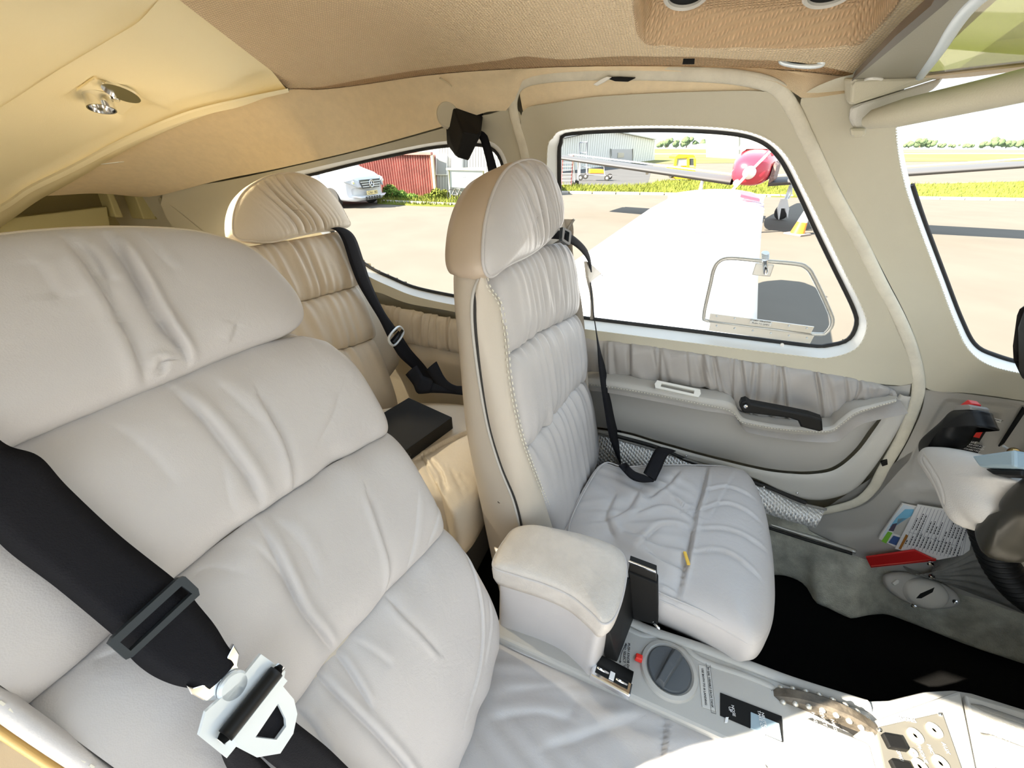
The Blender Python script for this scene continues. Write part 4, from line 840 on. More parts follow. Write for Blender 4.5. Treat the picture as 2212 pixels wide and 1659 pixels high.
# switch panel on the pedestal
ZP2 = ZK + .012
cq([(1760, 1650), (1890, 1555), (2040, 1512), (2075, 1490), (2110, 1659), (2130, 1760), (1760, 1760)], ZK - .03, ZP2, M_CONS, 'pedestal_top', .004)
sp_ = at_z([(1893, 1571), (2036, 1538), (2100, 1720), (1932, 1760)], ZP2 + .003)
swp = hull('switch_panel', [*sp_, *(sp_ - [0, 0, .006])], M_PANEL, cons, .0012, label='smoked panel with jacks and rocker switches')
for px in [(1976, 1590), (2017, 1578), (1986, 1657), (2031, 1650), (1972, 1627)]:
    c = at_z([px], ZP2 + .003)[0]; r = .0095 if px[0] != 1972 else .005
    lathe('jack_socket', [(r * .35, -.004), (r * .35, .003), (r, .003), (r, 0)], c, (0, 0, 1), M_PLAS, swp, 24)
for px in [(1932, 1604), (1950, 1662)]:
    c = at_z([px], ZP2 + .006)[0]; rbox('rocker_switch', c, (1, .25, 0), (.026, .017, .010), M_BLACK, swp, bev=.0015)
for s_, px in (('PHONES', (1960, 1555)), ('SPKR', (1945, 1635)), ('MIC', (2010, 1618)), ('PHONE', (1992, 1628)), ('AUX', (2043, 1616))): text('lettering', s_, at_z([px], ZP2 + .0045)[0], TX2 if s_ != 'PHONES' else (1, .25, 0), TY if s_ != 'PHONES' else (-.2, 1, 0), .0065, M_INKW, swp)
bm = bmesh.new()
for px in [(1900, 1577), (2031, 1544)]: bmesh.ops.create_uvsphere(bm, u_segments=10, v_segments=6, radius=.003, matrix=Matrix.Translation(Vector(at_z([px], ZP2 + .003)[0])))
tag(from_bm('panel_screws', bm, M_CHROME, swp, True), kind='stuff')
# lever plate ahead of the panel
lp = at_z([(2085, 1500), (2212, 1540), (2400, 1590), (2500, 1800), (2150, 1760)], ZP2 + .002); lev = hull('lever_plate', [*lp, *(lp - [0, 0, .012])], M_CONS, cons, .003)
for a, b in (((2098, 1521), (2230, 1566)), ((2118, 1584), (2250, 1634)), ((2150, 1660), (2280, 1715))):
    A, B = at_z([a, b], ZP2 + .003); tube('lever_slot', [A, A * .8 + B * .2, A * .5 + B * .5, B], [.001, .0045, .0045, .004], M_GREYD, lev, 8, r2=np.full(4, .001))
for s_, px in (('DEFROST', (2160, 1562)), ('HEAT', (2160, 1590))): text('lettering', s_, at_z([px], ZP2 + .0035)[0], at_z([(2230, 1590)], ZP2)[0] - at_z([(2110, 1545)], ZP2)[0], (-.2, 1, 0), .010, M_GREY, lev)
# ================================================================ belts
NB = thing('seat_belt', 'wide black shoulder belt with white metal tongue across the near seat', 'seat belt')
def nstrap(name, Lp, Rp, nL, par=NB, fr=NF, n=70, m=M_WEB, ripple=.0):
    L, R = fr.st(smooth(Lp, n)), fr.st(smooth(Rp, n)); h = np.interp(np.linspace(0, 1, n), np.linspace(0, 1, len(nL)), nL)
    return ribbon(name, fr(L[:, 0], L[:, 1], h), fr(R[:, 0], R[:, 1], h), m, par, .0016, fr.n)
nstrap('shoulder_strap', [(-190, 1040), (-90, 1090), (0, 1182), (110, 1265), (215, 1352), (262, 1395)], [(-60, 905), (0, 963), (68, 988), (130, 1050), (240, 1150), (350, 1238), (392, 1275)], [.014, .018, .020, .016, .014, .013, .014, .016])
nstrap('stitched_end', [(238, 1372), (262, 1410), (300, 1442), (345, 1462), (390, 1470), (418, 1470)], [(372, 1250), (398, 1290), (432, 1335), (455, 1375), (470, 1400), (470, 1420)], [.015, .019, .021, .024, .026, .028])
sk = NF.st([(204, 1375), (212, 1362), (352, 1240), (366, 1237), (393, 1262), (396, 1275), (255, 1400), (240, 1406)])
sh_ = NF.st([(228, 1370), (358, 1256), (380, 1272), (250, 1388)])
prism('slide_adjuster', sk, NF.Q + NF.n * .0245, NF.s, NF.t, .005, M_RUB if False else mat('dark_coated_metal', (.03, .038, .044), .45, .2), NB, hole=sh_, label='dark metal slide adjuster')
nstrap('slider_webbing', [(232, 1372), (252, 1392)], [(358, 1258), (382, 1276)], [.021, .021], n=8)
# tongue
tg = NF.st([(520, 1396), (572, 1432), (566, 1462), (590, 1490), (597, 1520), (588, 1560), (560, 1600), (510, 1607), (466, 1584), (446, 1607), (388, 1560), (402, 1512), (470, 1455)])
tcut = NF.st([(507, 1566), (556, 1498), (572, 1530), (573, 1545), (552, 1572)])
tong = prism('tongue', tg, NF.Q + NF.n * .030, NF.s, NF.t, .0035, M_STEEL, NB, hole=tcut, label='bright metal tongue plate')
ts = NF.st([(418, 1568), (432, 1552), (545, 1428), (560, 1440), (446, 1578)]) 
bar = NF.st(smooth([(434, 1556), (544, 1428)], 12)); tube('tongue_bar', NF(bar[:, 0], bar[:, 1], .040), .0062, M_BLACK, tong, 12)
bar2 = NF.st(smooth([(424, 1567), (554, 1418)], 4)); tube('bar_end', NF(bar2[:, 0], bar2[:, 1], .040), .0045, M_CHROME, tong, 12)
b3 = NF.st([(455, 1568), (562, 1440), (572, 1450), (466, 1578)]); prism('tongue_step', b3, NF.Q + NF.n * .0335, NF.s, NF.t, .003, M_STEEL, tong)
cl = NF.st([(370, 1462), (384, 1466), (440, 1450), (455, 1405), (470, 1378), (482, 1398), (478, 1420), (488, 1445), (482, 1475), (455, 1492), (408, 1495), (380, 1480)])
prism('strap_clip', cl, NF.Q + NF.n * .024, NF.s, NF.t, .004, M_CHROME, tong, bev=.0008)
pv = NF.st([(464, 1462)])[0]; lathe('pivot', [(.0001, .004), (.0105, .004), (.0105, .0015), (.009, 0)][::-1] if False else [(.0105, 0), (.0105, .003), (.009, .0045), (.0001, .0045)], NF(pv[0], pv[1], .029), NF.n, M_STEEL, tong, 24)
nstrap('lap_strap', [(505, 1560), (520, 1600), (600, 1665), (700, 1740), (850, 1850)], [(572, 1490), (592, 1530), (680, 1600), (770, 1680), (920, 1790)], [.026, .022, .016, .016, .016])
nstrap('lap_strap', [(446, 1598), (462, 1630), (492, 1675), (560, 1770)], [(505, 1590), (560, 1640), (610, 1690), (690, 1780)], [.022, .012, .010, .010])
# near buckle
buck = thing('belt_buckle', 'chrome belt buckle with black sleeve lying at the lap cushion edge', 'buckle')
ZB = -.765
bp0, bp1 = at_z([(1276, 1452), (1362, 1498)], ZB); bd = bp1 - bp0; bl = np.linalg.norm(bd); bd /= bl; bs = np.array([-bd[1], bd[0], 0]); bc = (bp0 + bp1) / 2
rbox('buckle_body', bc + [0, 0, .006], bd, (bl, .022, .018), M_CHROME, buck, bev=.003)
rbox('buckle_mouth', bc + bs * .003 + [0, 0, .0152], bd, (bl * .80, .013, .002), M_BLACK, buck, bev=.0005)
rbox('latch', bc + bs * .003 + [0, 0, .017], bd, (bl * .12, .012, .003), M_INKW, buck, bev=.0005)
tube('latch_pin', [bc - bd * bl * .38 + bs * .004 + [0, 0, .017], bc - bd * bl * .08 + bs * .004 + [0, 0, .017]], .0024, M_CHROME, buck, 10); tube('latch_pin', [bc + bd * bl * .38 + bs * .002 + [0, 0, .017], bc + bd * bl * .10 + bs * .002 + [0, 0, .017]], .0024, M_CHROME, buck, 10)
tube('sleeve', [bc - bd * bl * .40 + bs * .017 + [0, 0, .012], bc + bd * bl * .46 + bs * .017 + [0, 0, .012]], .0105, M_BLACKM, buck, 16, r2=np.full(2, .008))
# pilot's buckle standing beside the console
pbk = thing('belt_buckle', 'black sleeved belt buckle standing upright beside the armrest box', 'buckle')
YB = .455
q_ = at_y([(1356, 1236), (1420, 1262), (1421, 1352), (1366, 1338)], YB); hull('sleeve', [*q_, *(q_ + [0, .022, 0])], M_BLACKM, pbk, .003)
q_ = at_y([(1359, 1216), (1417, 1238), (1418, 1262), (1359, 1240)], YB + .004); hull('buckle_head', [*q_, *(q_ + [0, .016, 0])], M_BLACK, pbk, .001)
q_ = at_y([(1357, 1212), (1416, 1235), (1417, 1239), (1358, 1217)], YB + .003); hull('buckle_rim', [*q_, *(q_ + [0, .003, 0])], M_CHROME, pbk, .0006)
tube('buckle_stem', at_y([(1412, 1345), (1416, 1350), (1424, 1358)], YB - .002), .0022, M_CHROME, pbk, 8)
# pilot belt
PB = thing('seat_belt', 'black pilot belt hanging over the far shoulder of the pilot seat', 'seat belt')
def strap3(name, L, R, par, n=60, m=M_WEB, up=None): return ribbon(name, resample(L, n), resample(R, n), m, par, .0016, up)
def pfr(lst): return np.vstack([PF(*PF.st([p])[0], h) for *p, h in lst])
s3 = lambda P: smooth(P, 60)
strap3('shoulder_strap', s3(pfr([(1192, 512, -.02), (1205, 520, .008), (1228, 540, .02), (1250, 566, .02), (1258, 590, .018)])), s3(pfr([(1196, 494, -.02), (1215, 502, .008), (1240, 530, .02), (1256, 556, .02), (1262, 590, .018)])), PB)
sa = PF.st([(1196, 494), (1202, 496), (1214, 502), (1216, 506), (1213, 530), (1210, 532), (1195, 523), (1194, 519)]); 
prism('slide_adjuster', sa, PF.Q + PF.n * .012, PF.s, PF.t, .006, MATS['dark_coated_metal'], PB, hole=PF.st([(1201, 500), (1211, 505), (1209, 526), (1198, 519)]))
q_ = pfr([(1252, 566, .016), (1258, 572, .02), (1270, 582, .02), (1288, 592, .015), (1280, 596, .015), (1266, 600, .018), (1258, 612, .018), (1254, 600, .018)])
hull('torn_cover', [*q_, *(q_ - PF.n * .006)], M_SHELL, PB, label='frayed tan belt cover')
for a, b in (((1280, 590), (1290, 598)), ((1276, 594), (1286, 603)), ((1282, 592), (1293, 601))): tube('loose_thread', pfr([(*a, .015), (*b, .017)]), .0006, M_SHELL, PB, 5)
Ls = pfr([(1258, 600, .018), (1260, 640, .018), (1264, 680, .02), (1272, 740, .02), (1275, 800, .022), (1282, 880, .028), (1291, 950, .035), (1312, 1010, .045)]); Rs = pfr([(1262, 600, .012), (1270, 632, .010), (1271, 680, .012), (1283, 740, .012), (1298, 800, .015), (1312, 870, .02), (1328, 950, .03), (1335, 1008, .045)])
strap3('shoulder_strap', s3(Ls), s3(Rs), PB)
tube('belt_cover', s3(pfr([(1258, 606, .014), (1266, 630, .012), (1269, 660, .012), (1268, 690, .012)])), .0045, M_SHELL, PB, 8)
Ls = np.vstack([Ls[-1], QF(*QF.st([(1332, 1030)])[0], .035), QF(*QF.st([(1358, 1048)])[0], .022), QF(*QF.st([(1382, 1054)])[0], .018), QF(*QF.st([(1408, 1054)])[0], .019)])
Rs = np.vstack([Rs[-1], QF(*QF.st([(1348, 1022)])[0], .035), QF(*QF.st([(1366, 1034)])[0], .026), QF(*QF.st([(1388, 1040)])[0], .022), QF(*QF.st([(1412, 1050)])[0], .021)])
strap3('shoulder_strap', s3(Ls), s3(Rs), PB)
strap3('lap_strap', s3(np.vstack([QF(*QF.st([(1386, 1036)])[0], .022), QF(*QF.st([(1396, 1016)])[0], .024), QF(*QF.st([(1408, 992)])[0], .024), QF(*QF.st([(1418, 976)])[0], .018)])), s3(np.vstack([QF(*QF.st([(1412, 1054)])[0], .022), QF(*QF.st([(1424, 1030)])[0], .024), QF(*QF.st([(1438, 1000)])[0], .024), QF(*QF.st([(1458, 984)])[0], .016), ])), PB, up=(0, 0, 1))
# shoulder belt reel on the B pillar
RL = thing('belt_reel', 'black faceted belt reel housing on the pillar over the pilot seat', 'belt reel')
def py_(lst): return [at_y([(a, b)], y)[0] for a, b, y in lst]
hull('housing', py_([(974, 221, .90), (1045, 240, .925), (1039, 291, .84), (1000, 285, .83), (963, 268, .90), (965, 311, .90), (985, 339, .845), (1012, 347, .86), (1031, 302, .90), (975, 225, .93), (1040, 245, .94), (1012, 343, .93), (985, 330, .93)]), M_BLACKM, RL, .003)
lathe('mount', [(.0001, 0), (.022, 0), (.027, -.010), (.027, -.03), (.0001, -.03)][::-1], at_y([(966, 247)], .882)[0], (.25, -1, 0), M_CREAM, RL, 32, label='cream round mounting boss')
strap3('strap', at_y(smooth([(1032, 292), (1040, 310), (1050, 348), (1056, 380)], 20), .915), at_y(smooth([(1040, 265), (1052, 290), (1070, 350), (1080, 390)], 20), .925), RL, 20)
# rear belt
RB = thing('seat_belt', 'black belt over the rear seat, loose end heaped on its cushion', 'seat belt')
def rfr(lst): return np.vstack([RF(*RF.st([p])[0], h) for *p, h in lst])
strap3('shoulder_strap', s3(rfr([(700, 492, -.02), (714, 497, .01), (728, 520, .018), (748, 575, .016), (764, 615, .016), (785, 655, .02), (803, 692, .028), (818, 730, .035)])), s3(rfr([(728, 488, -.02), (740, 495, .01), (757, 515, .018), (775, 560, .016), (788, 600, .016), (802, 640, .02), (818, 680, .028), (840, 715, .035)])), RB)
ba = RF.st([(816, 732), (838, 708), (848, 722), (828, 748)]); tube('adjuster', RF(*smooth(np.vstack([ba]), 30, True).T, .042), .0035, M_STEEL, RB, 8, True)
tube('adjuster', rfr([(824, 742, .046), (844, 716, .046)]), .004, M_BLACK, RB, 8)
strap3('shoulder_strap', s3(rfr([(822, 738, .035), (838, 772, .045), (860, 800, .06), (880, 835, .08)])), s3(rfr([(842, 716, .035), (862, 755, .045), (885, 790, .06), (905, 830, .08)])), RB)
def efr(lst): return np.vstack([EF(*EF.st([p])[0], h) for *p, h in lst])
strap3('loose_webbing', s3(efr([(880, 835, .04), (895, 850, .03), (905, 868, .028), (930, 868, .028)])), s3(efr([(905, 820, .05), (915, 838, .05), (920, 845, .05), (940, 845, .04)])), RB)
strap3('loose_webbing', s3(efr([(926, 838, .06), (950, 856, .03), (980, 864, .025), (1010, 864, .02)])), s3(efr([(948, 825, .07), (965, 846, .045), (985, 855, .035), (1012, 852, .03)])), RB)
strap3('loose_webbing', s3(efr([(906, 868, .026), (935, 866, .026), (970, 866, .024), (1010, 868, .02)])), s3(efr([(908, 842, .045), (930, 845, .04), (975, 852, .03), (1010, 855, .03)])), RB)
# book
bk = thing('book', 'thick black hardback manual lying on the rear seat cushion', 'book')
ZBK = -.555
b0, b1 = at_z([(976, 901), (898, 957)], ZBK); be = b1 - b0; bl = .21; be /= np.linalg.norm(be); bq = np.array([be[1], -be[0], 0]); bq = -bq if bq[0] > 0 else bq
bc = b0 + be * bl / 2 + bq * .075
rbox('cover', bc + [0, 0, -.0015], be, (bl, .15, .003), M_BLACKM, bk, bev=.001); rbox('cover', bc + [0, 0, -.0325], be, (bl, .15, .003), M_BLACK, bk, bev=.001)
rbox('spine', bc - bq * .074 + [0, 0, -.017], be, (bl, .003, .034), M_BLACK, bk, bev=.001); rbox('pages', bc + bq * .003 + [0, 0, -.017], be, (bl - .01, .138, .027), M_PAPER, bk, bev=.001)
text('lettering', 'Pilot\nManual', bc - bq * .0757 + be * .045 + [0, 0, -.015], -be if False else be * (1 if be[0] > 0 else -1), (0, 0, 1), .011, mat('dull_ink', (.05, .05, .05), .5), bk)
# ================================================================ overhead, rear
K0 = [(-330, 430), (-150, 310), (0, 232), (120, 155), (250, 78), (372, 6)]
K1 = [(-330, 640), (-150, 520), (0, 442), (60, 402), (150, 358), (270, 296), (400, 242), (520, 212), (622, 191)]
def plas_off(P, u, v): return .004 * np.sin(np.clip(v * 1.2, 0, 1) * math.pi)
RECP = np.array([(142, 206), (205, 162), (372, 240), (270, 270)], float)
def rec_off(P, u, v):
    d, _, _ = seg_dist(P, RECP, True); s = np.where(inside(P, RECP), d, -d); return -.012 * sstep(-4, 18, s) + .014 * sstep(.86, 1, v) - .010 * sstep(.88, 1, u)
ppatch('overhead_panel', K0, K1, M_PLAS, ceil, 120, 50, surf=at_c, off=.010, off_fn=rec_off, label='ivory plastic overhead duct panel')
ppatch('overhead_panel', [(-330, 200), (-100, 20), (60, -90), (200, -160), (330, -180)], K0, M_PLAS, ceil, 80, 24, surf=at_c, off=.004, off_fn=lambda P, u, v: (.010 * sstep(.80, 1, v) - .004) * (1 - sstep(.88, 1, u)) - .004 * sstep(.88, 1, u), label='ivory plastic panel above the duct')
K1a, K1b = at_c(smooth(K1, 90), .022), at_c(smooth([(-300, 680), (-100, 560), (20, 478), (85, 432), (170, 385), (285, 318), (410, 262), (525, 224), (624, 197)], 90), .004)
loft('duct_lip', [K1a, K1a * .5 + K1b * .5 + [0, 0, -.004], K1b, K1b + [0, .02, .04]], M_PLAS, ceil, label='rounded lower lip of the duct panel')
rows = [at_w(smooth([(345, 426), (372, 446), (440, 500)], 20), .012), at_w(smooth([(345, 426), (345, 440), (400, 520)], 20), -.05)]
loft('trim_end', rows, M_CREAM, wall_l)
# rear bulkhead with its shelf and frames
wr = bpy.data.objects['wall_rear']; M_OLV2 = mat('olive_trim', (.52, .47, .24), .7, bump=.2, bscale=500)
def xq(name, pxs, x0, x1, m, label=None, bev=.004): P = at_x(pxs, x1); return hull(name, [*P, *(P * [0, 1, 1] + [x0, 0, 0])], m, wr, bev, label)
wr_x = -1.80
xq('shelf', [(60, 404), (130, 393), (282, 398), (292, 406), (190, 408), (60, 416)], wr_x - .05, wr_x + .04, M_OLV2)
xq('panel', [(0, 474), (232, 446), (240, 500), (0, 530)], wr_x - .04, wr_x, M_OLV2)
xq('post', [(228, 408), (242, 408), (268, 470), (250, 470)], wr_x - .04, wr_x + .02, M_OLV2)
xq('door_frame', [(284, 402), (350, 414), (430, 474), (310, 474)], wr_x - .04, wr_x + .03, M_OLV2)
xq('panel', [(332, 446), (362, 444), (400, 474), (338, 474)], wr_x - .02, wr_x + .036, M_OLIVE)
# reading light
rl = thing('reading_light', 'small twin chrome reading light set in the ivory overhead panel', 'lamp')
b0 = at_c([(218, 215)], .0)[0]; dn = np.array([.1, -.05, -1.])
q_ = at_c([(150, 208), (205, 170), (305, 212), (262, 252)], .002); hull('base_plate', [*q_, *(q_ + [0, 0, .004])], M_PLAS, rl, .001)
def can(px, axis, r, h, nm):
    c = at_c([px], .004)[0]; o = lathe(nm, [(r * .55, 0), (r, .001), (r, h), (r * .9, h), (r * .85, h * .6), (.0001, h * .55)], c, axis, M_CHROME, rl, 32); return o
cn = can((210, 205), (.25, -.25, -1), .021, .024, 'lamp_can'); 
c_ = at_c([(262, 198)], .014)[0]; lathe('lamp_cover', [(.0001, 0), (.026, 0), (.026, .004), (.0001, .004)], c_, (.1, -.3, -.6), M_CHROME, rl, 32); tube('swivel', [at_c([(250, 212)], .002)[0], at_c([(252, 214)], .012)[0]], .005, M_CHROME, rl, 10)
filld = bpy.data.lights.new('added_fill_spot', 'SPOT'); filld.energy = 7; filld.color = (1, .85, .60); filld.spot_size = 2.4; filld.spot_blend = .6; filld.shadow_soft_size = .015  # spot added at the unlit reading light to brighten the rear ceiling
fillo = bpy.data.objects.new('added_spot', filld); COL.objects.link(fillo); fillo.parent = rl; fillo.location = at_c([(214, 232)], .034)[0]; fillo.rotation_euler = (0, 0, 0)
rbox('paper_tag', at_c([(243, 352)], .03)[0], (1, .3, .1), (.05, .014, .001), M_INKW, ceil, bev=0)
# ---------------------------------------------------------------- overhead vents
def vent(px, r, surf, off, axis, label, ringm, bowl=True):
    c = surf([px], off)[0]; t = thing('air_vent', label, 'vent')
    lathe('ring', [(r * .80, -.002), (r * .80, .003), (r * .9, .005), (r, .003), (r, -.002)], c, axis, ringm, t, 40)
    ax = np.asarray(axis, float); ax /= np.linalg.norm(ax)
    lathe('bowl', [(r * .8, 0), (r * .7, -.012), (r * .35, -.018), (.0001, -.018)], c, axis, M_BLACKM, t, 32); return t, c
vent((1482, -12), .026, at_c, -.018, (.0, -.25, -1), 'round black air vent in the woven bay, nearer the rear', M_GREYL)
vent((1792, -18), .026, at_c, -.018, (.0, -.25, -1), 'round air vent in the woven bay beside the visor', M_GREYL)
def onstep(px): return at_c([px], -.004)[0] + np.array([0, -.003, 0])
c = onstep((1732, 135)); t = thing('air_vent', 'thin oval slot vent with a bright ring in the headliner edge', 'vent')
a = ANG; ex = np.array([1., 0, 0]); ey = np.array([0, .75, .3]) 
ov = at_y(np.stack([1732 + 46 * np.cos(a), 135 + 8.5 * np.sin(a) + 3 * np.cos(a)], 1), c[1] - .004)
tube('ring', ov, .0028, M_STEEL, t, 8, True); hull('slot', [*(at_y(np.stack([1732 + 44 * np.cos(a), 135 + 7.5 * np.sin(a) + 3 * np.cos(a)], 1), c[1] - .002)), *(at_y(np.stack([1732 + 40 * np.cos(a), 135 + 6 * np.sin(a)], 1), c[1] + .01))], M_BLACKM, t)
c = onstep((1487, 132))[1]; q_ = at_y([(1476, 127), (1500, 127), (1499, 139), (1474, 139)], c - .006); hull('speaker_slot', [*q_, *(q_ + [0, .012, .002])], M_BLACKM, ceil)
# door-top vent with its lever
vd = thing('air_vent', 'black vent with a cream lever above the door window', 'vent')
c = at_w([(1343, 169)], .016)[0]; q_ = at_w([(1308, 166), (1330, 174), (1358, 175), (1374, 167), (1340, 165)], .016); hull('slot', [*q_, *(q_ + [0, -.006, -.002])], M_BLACKM, vd, .001)
q_ = at_w([(1282, 183), (1290, 186), (1306, 178), (1322, 167), (1312, 166), (1298, 172)], .022); hull('lever', [*q_, *(q_ + [0, -.004, 0])], M_CREAMW, vd, .001)
# ================================================================ sun visor, strut
ZV = .085
def vz(px): return at_z(px, ZV)
vis = thing('sun_visor', 'green tinted flip-up sun visor with grey border at the windscreen top', 'sun visor')
fr_ = vz([(1842, 170), (1900, 120), (1960, 68), (2042, -4), (2100, -60), (2160, -50), (2100, 2), (2062, 48), (2030, 100), (2008, 134), (1986, 164), (1930, 170)])
def sheet(name, P, m, z0, z1, par, bev=.001):
    n = len(P); V = [(*p[:2], p[2] + z0) for p in P] + [(*p[:2], p[2] + z1) for p in P]
    return mk(name, V, [tuple(range(n)), tuple(range(n, 2 * n))[::-1]] + [(i, i + n, (i + 1) % n + n, (i + 1) % n) for i in range(n)], m, par, False)
M_VIS = mat('visor_border', (.23, .215, .165), .35, bump=.1, bscale=700)
sheet('border', fr_, M_VIS, -.003, .003, vis)
sheet('border_edge', vz([(1842, 168), (1960, 66), (2042, -6), (2110, -70), (2060, -78), (2020, -10), (1940, 62), (1845, 162)]), mat('dark_brown_edge', (.055, .038, .028), .4), -.005, .004, vis)
tube('edge_lining', vz(smooth([(1988, 164), (2012, 132), (2034, 100), (2066, 48), (2104, 0), (2150, -40)], 30)) + [0, 0, -.001], .0055, mat('blue_grey_lining', (.5, .56, .6), .5), vis, 8)
gl_ = vz([(1992, 163), (2014, 134), (2036, 102), (2068, 50), (2106, 2), (2160, -48), (2330, -70), (2430, 60), (2330, 118), (2212, 137), (2100, 150)])
sheet('tinted_panel', gl_, M_GLASSG, -.001, .002, vis)
sheet('reflected_strip', vz([(1992, 163), (2100, 150), (2212, 137), (2330, 118), (2335, 124), (2212, 146), (2100, 160), (1996, 168)]), mat('reflection_peach', (.78, .62, .45), .5), -.003, .003, vis)  # strip coloured as the ground's reflection along the panel edge
tube('grommet', vz(smooth([(1872, 168), (1874, 163), (1890, 161), (1908, 163), (1908, 169)], 12)) + [0, 0, -.004], .002, M_CREAMW, vis, 8)
brk = thing('visor_mount', 'cream moulded visor mount at the top of the forward pillar', 'visor mount')
hull('bracket', py_([(1822, 168, .84), (1842, 171, .82), (1990, 169, .84), (2048, 160, .86), (2030, 167, .86), (1838, 228, .83), (1826, 214, .84), (1824, 170, .90), (1830, 222, .90), (2040, 164, .90)]), M_CREAM, brk, .003)
hull('lower_cover', py_([(1838, 230, .855), (2040, 166, .87), (2022, 190, .87), (1998, 200, .87), (1892, 246, .86), (1870, 280, .86), (1846, 282, .86), (1832, 256, .86), (1840, 232, .91), (2030, 170, .91), (1850, 280, .91), (1990, 205, .91)]), M_GREYL, brk, .003)
hull('peg', py_([(1834, 276, .85), (1872, 276, .85), (1870, 296, .85), (1838, 299, .85), (1836, 276, .88), (1870, 276, .88), (1866, 294, .88), (1840, 296, .88)]), M_CREAM, brk, .004)
st = thing('windscreen_strut', 'round cream strut running forward along the windscreen top', 'strut')
tube('tube', np.vstack([at_y([(1866, 263)], .83), at_y([(1880, 258)], .825), at_y([(1950, 243)], .81), at_y([(2100, 210)], .78), at_y([(2230, 180)], .75), at_y([(2420, 130)], .70)]), [.006, .012, .017, .0175, .018, .018], M_CREAM, st, 20)
# ================================================================ cockpit fittings
gs = thing('glareshield', 'black padded glareshield end at the right edge of the frame', 'glareshield')
q_ = [at_y([p], y)[0] for p, y in (((2190, 705), .92), ((2206, 655), .92), ((2225, 640), .92), ((2192, 798), .92), ((2200, 812), .92))]
hull('pad', q_ + [np.array([1.25, .88, -.36]), np.array([1.25, .88, -.42]), np.array([.64, .0, -.22]), np.array([1.25, -.05, -.36]), np.array([.62, -.05, -.30]), np.array([.64, -.05, -.38]), np.array([1.25, -.05, -.45])], M_RUB, gs, .012)
ip = thing('instrument_panel', 'olive grey instrument panel edge with a small chrome pull', 'instrument panel')
hull('panel', [np.array(p) for p in ((.74, .93, -.40), (.74, -.05, -.40), (.70, .925, -.66), (.70, -.05, -.66), (.80, .93, -.40), (.80, -.05, -.40), (.78, .925, -.66), (.78, -.05, -.66))], mat('olive_grey_panel', (.36, .34, .27), .5), ip, .004)
A, B = on((2168, 964), .03), on((2190, 977), .06); tube('pull_rod', [A, B], .0025, M_STEEL, ip, 8); bm = bmesh.new(); bmesh.ops.create_uvsphere(bm, u_segments=16, v_segments=10, radius=.0095, matrix=Matrix.Translation(Vector(B))); from_bm('pull_knob', bm, mat('brass', (.45, .33, .15), .25, .9), ip, True)
# switch plate and placards on the side panel
swt = thing('switch_plate', 'black switch plate with a red rocker on the side panel, above a placard', 'switch')
def wq(name, pxs, o0, o1, m, par, bev=.0008, label=None): P = at_w(pxs, o1); return hull(name, [*P, *(P + [0, o1 - o0, 0])], m, par, bev, label)
wq('plate', [(2074, 926), (2084, 905), (2138, 914), (2132, 930), (2113, 960), (2067, 951)], .008, .014, M_BLACK, swt)
wq('rocker', [(2104, 925), (2126, 928), (2116, 947), (2097, 943)], .012, .020, M_REDS, swt, label='red rocker')
for px in ((2132, 918), (2071, 950), (2109, 957)): lathe('screw', [(.0001, 0), (.004, 0), (.003, .002), (.0001, .002)][::-1], on(px, .015), (0, 1, 0), M_CHROME, swt, 12)
wx = on((2120, 964), .02) - on((2046, 950), .02); wx /= np.linalg.norm(wx); wy = np.array([-.35, 0, 1.])
for s_, px in (('ON', (2090, 928)), ('ARM', (2085, 936)), ('TEST RESET', (2088, 953))): text('lettering', s_, on(px, .0155), wx, wy, .006, M_INKW, swt)
wq('placard', [(2048, 949), (2124, 964), (2109, 984), (2040, 966)], .008, .012, M_BLACK, swt)
for k, s_ in enumerate(('FOR AVIATION EMERGENCY', 'USE ONLY. UNAUTHORIZED', 'OPERATION PROHIBITED')): text('lettering', s_, on((2078 - 2.5 * k, 957 + 5.0 * k), .0128), wx, wy, .0055, M_INKW, swt)
wq('label_strip', [(2123, 899), (2165, 908), (2162, 914), (2121, 905)], .006, .009, M_CREAMW, swt); text('lettering', 'EMERGENCY', on((2143, 906), .0096), wx, wy, .0055, M_INK, swt)
wq('panel_seam', [(2170, 958), (2158, 966), (2212, 880), (2216, 890)], .001, .006, M_BLACKM, wall_l); 
wq('seal_clip', [(1903, 999), (1917, 993), (1918, 1004), (1906, 1008)], .012, .018, M_BLACK, wall_l)
# yoke
YF = Frame((.55, 0, 0), (0, -1, 0), (0, 0, 1))
yk = thing('control_yoke', 'control yoke with pale padded hub and black grips', 'yoke')
hub = YF.st([(1997, 990), (2002, 976), (2018, 967), (2062, 970), (2110, 982), (2158, 996), (2180, 1022), (2206, 1042), (2180, 1056), (2164, 1074), (2162, 1110), (2140, 1134), (2112, 1133), (2088, 1140), (2070, 1126), (2046, 1074), (2022, 1034), (2003, 1006)])
emb = YF.st([(2030, 992), (2050, 1012), (2072, 1045), (2084, 1080), (2078, 1100), (2066, 1070), (2048, 1032), (2028, 1002)])
def embf(P, r):
    d, _, _ = seg_dist(P, smooth(emb, 60, True), True); return -.0016 * np.exp(-(d / .0022) ** 2) + .006 * np.exp(-((P[:, 0] + .80) / .05) ** 2) * 0
hb_ = pillow('hub_pad', YF, hub, M_FOAM, yk, front=.004, back=-.04, puff=.026, p=3, nr=44, na=160, hfun=embf, label='pale grey padded hub')
gp = YF.st([(1981, 966), (1990, 950), (2030, 915), (2055, 890), (2062, 884), (2098, 884), (2104, 892), (2112, 912), (2116, 922), (2104, 921), (2088, 915), (2074, 919), (2062, 934), (2054, 950), (2036, 964), (2010, 974), (1996, 992), (1986, 988)])
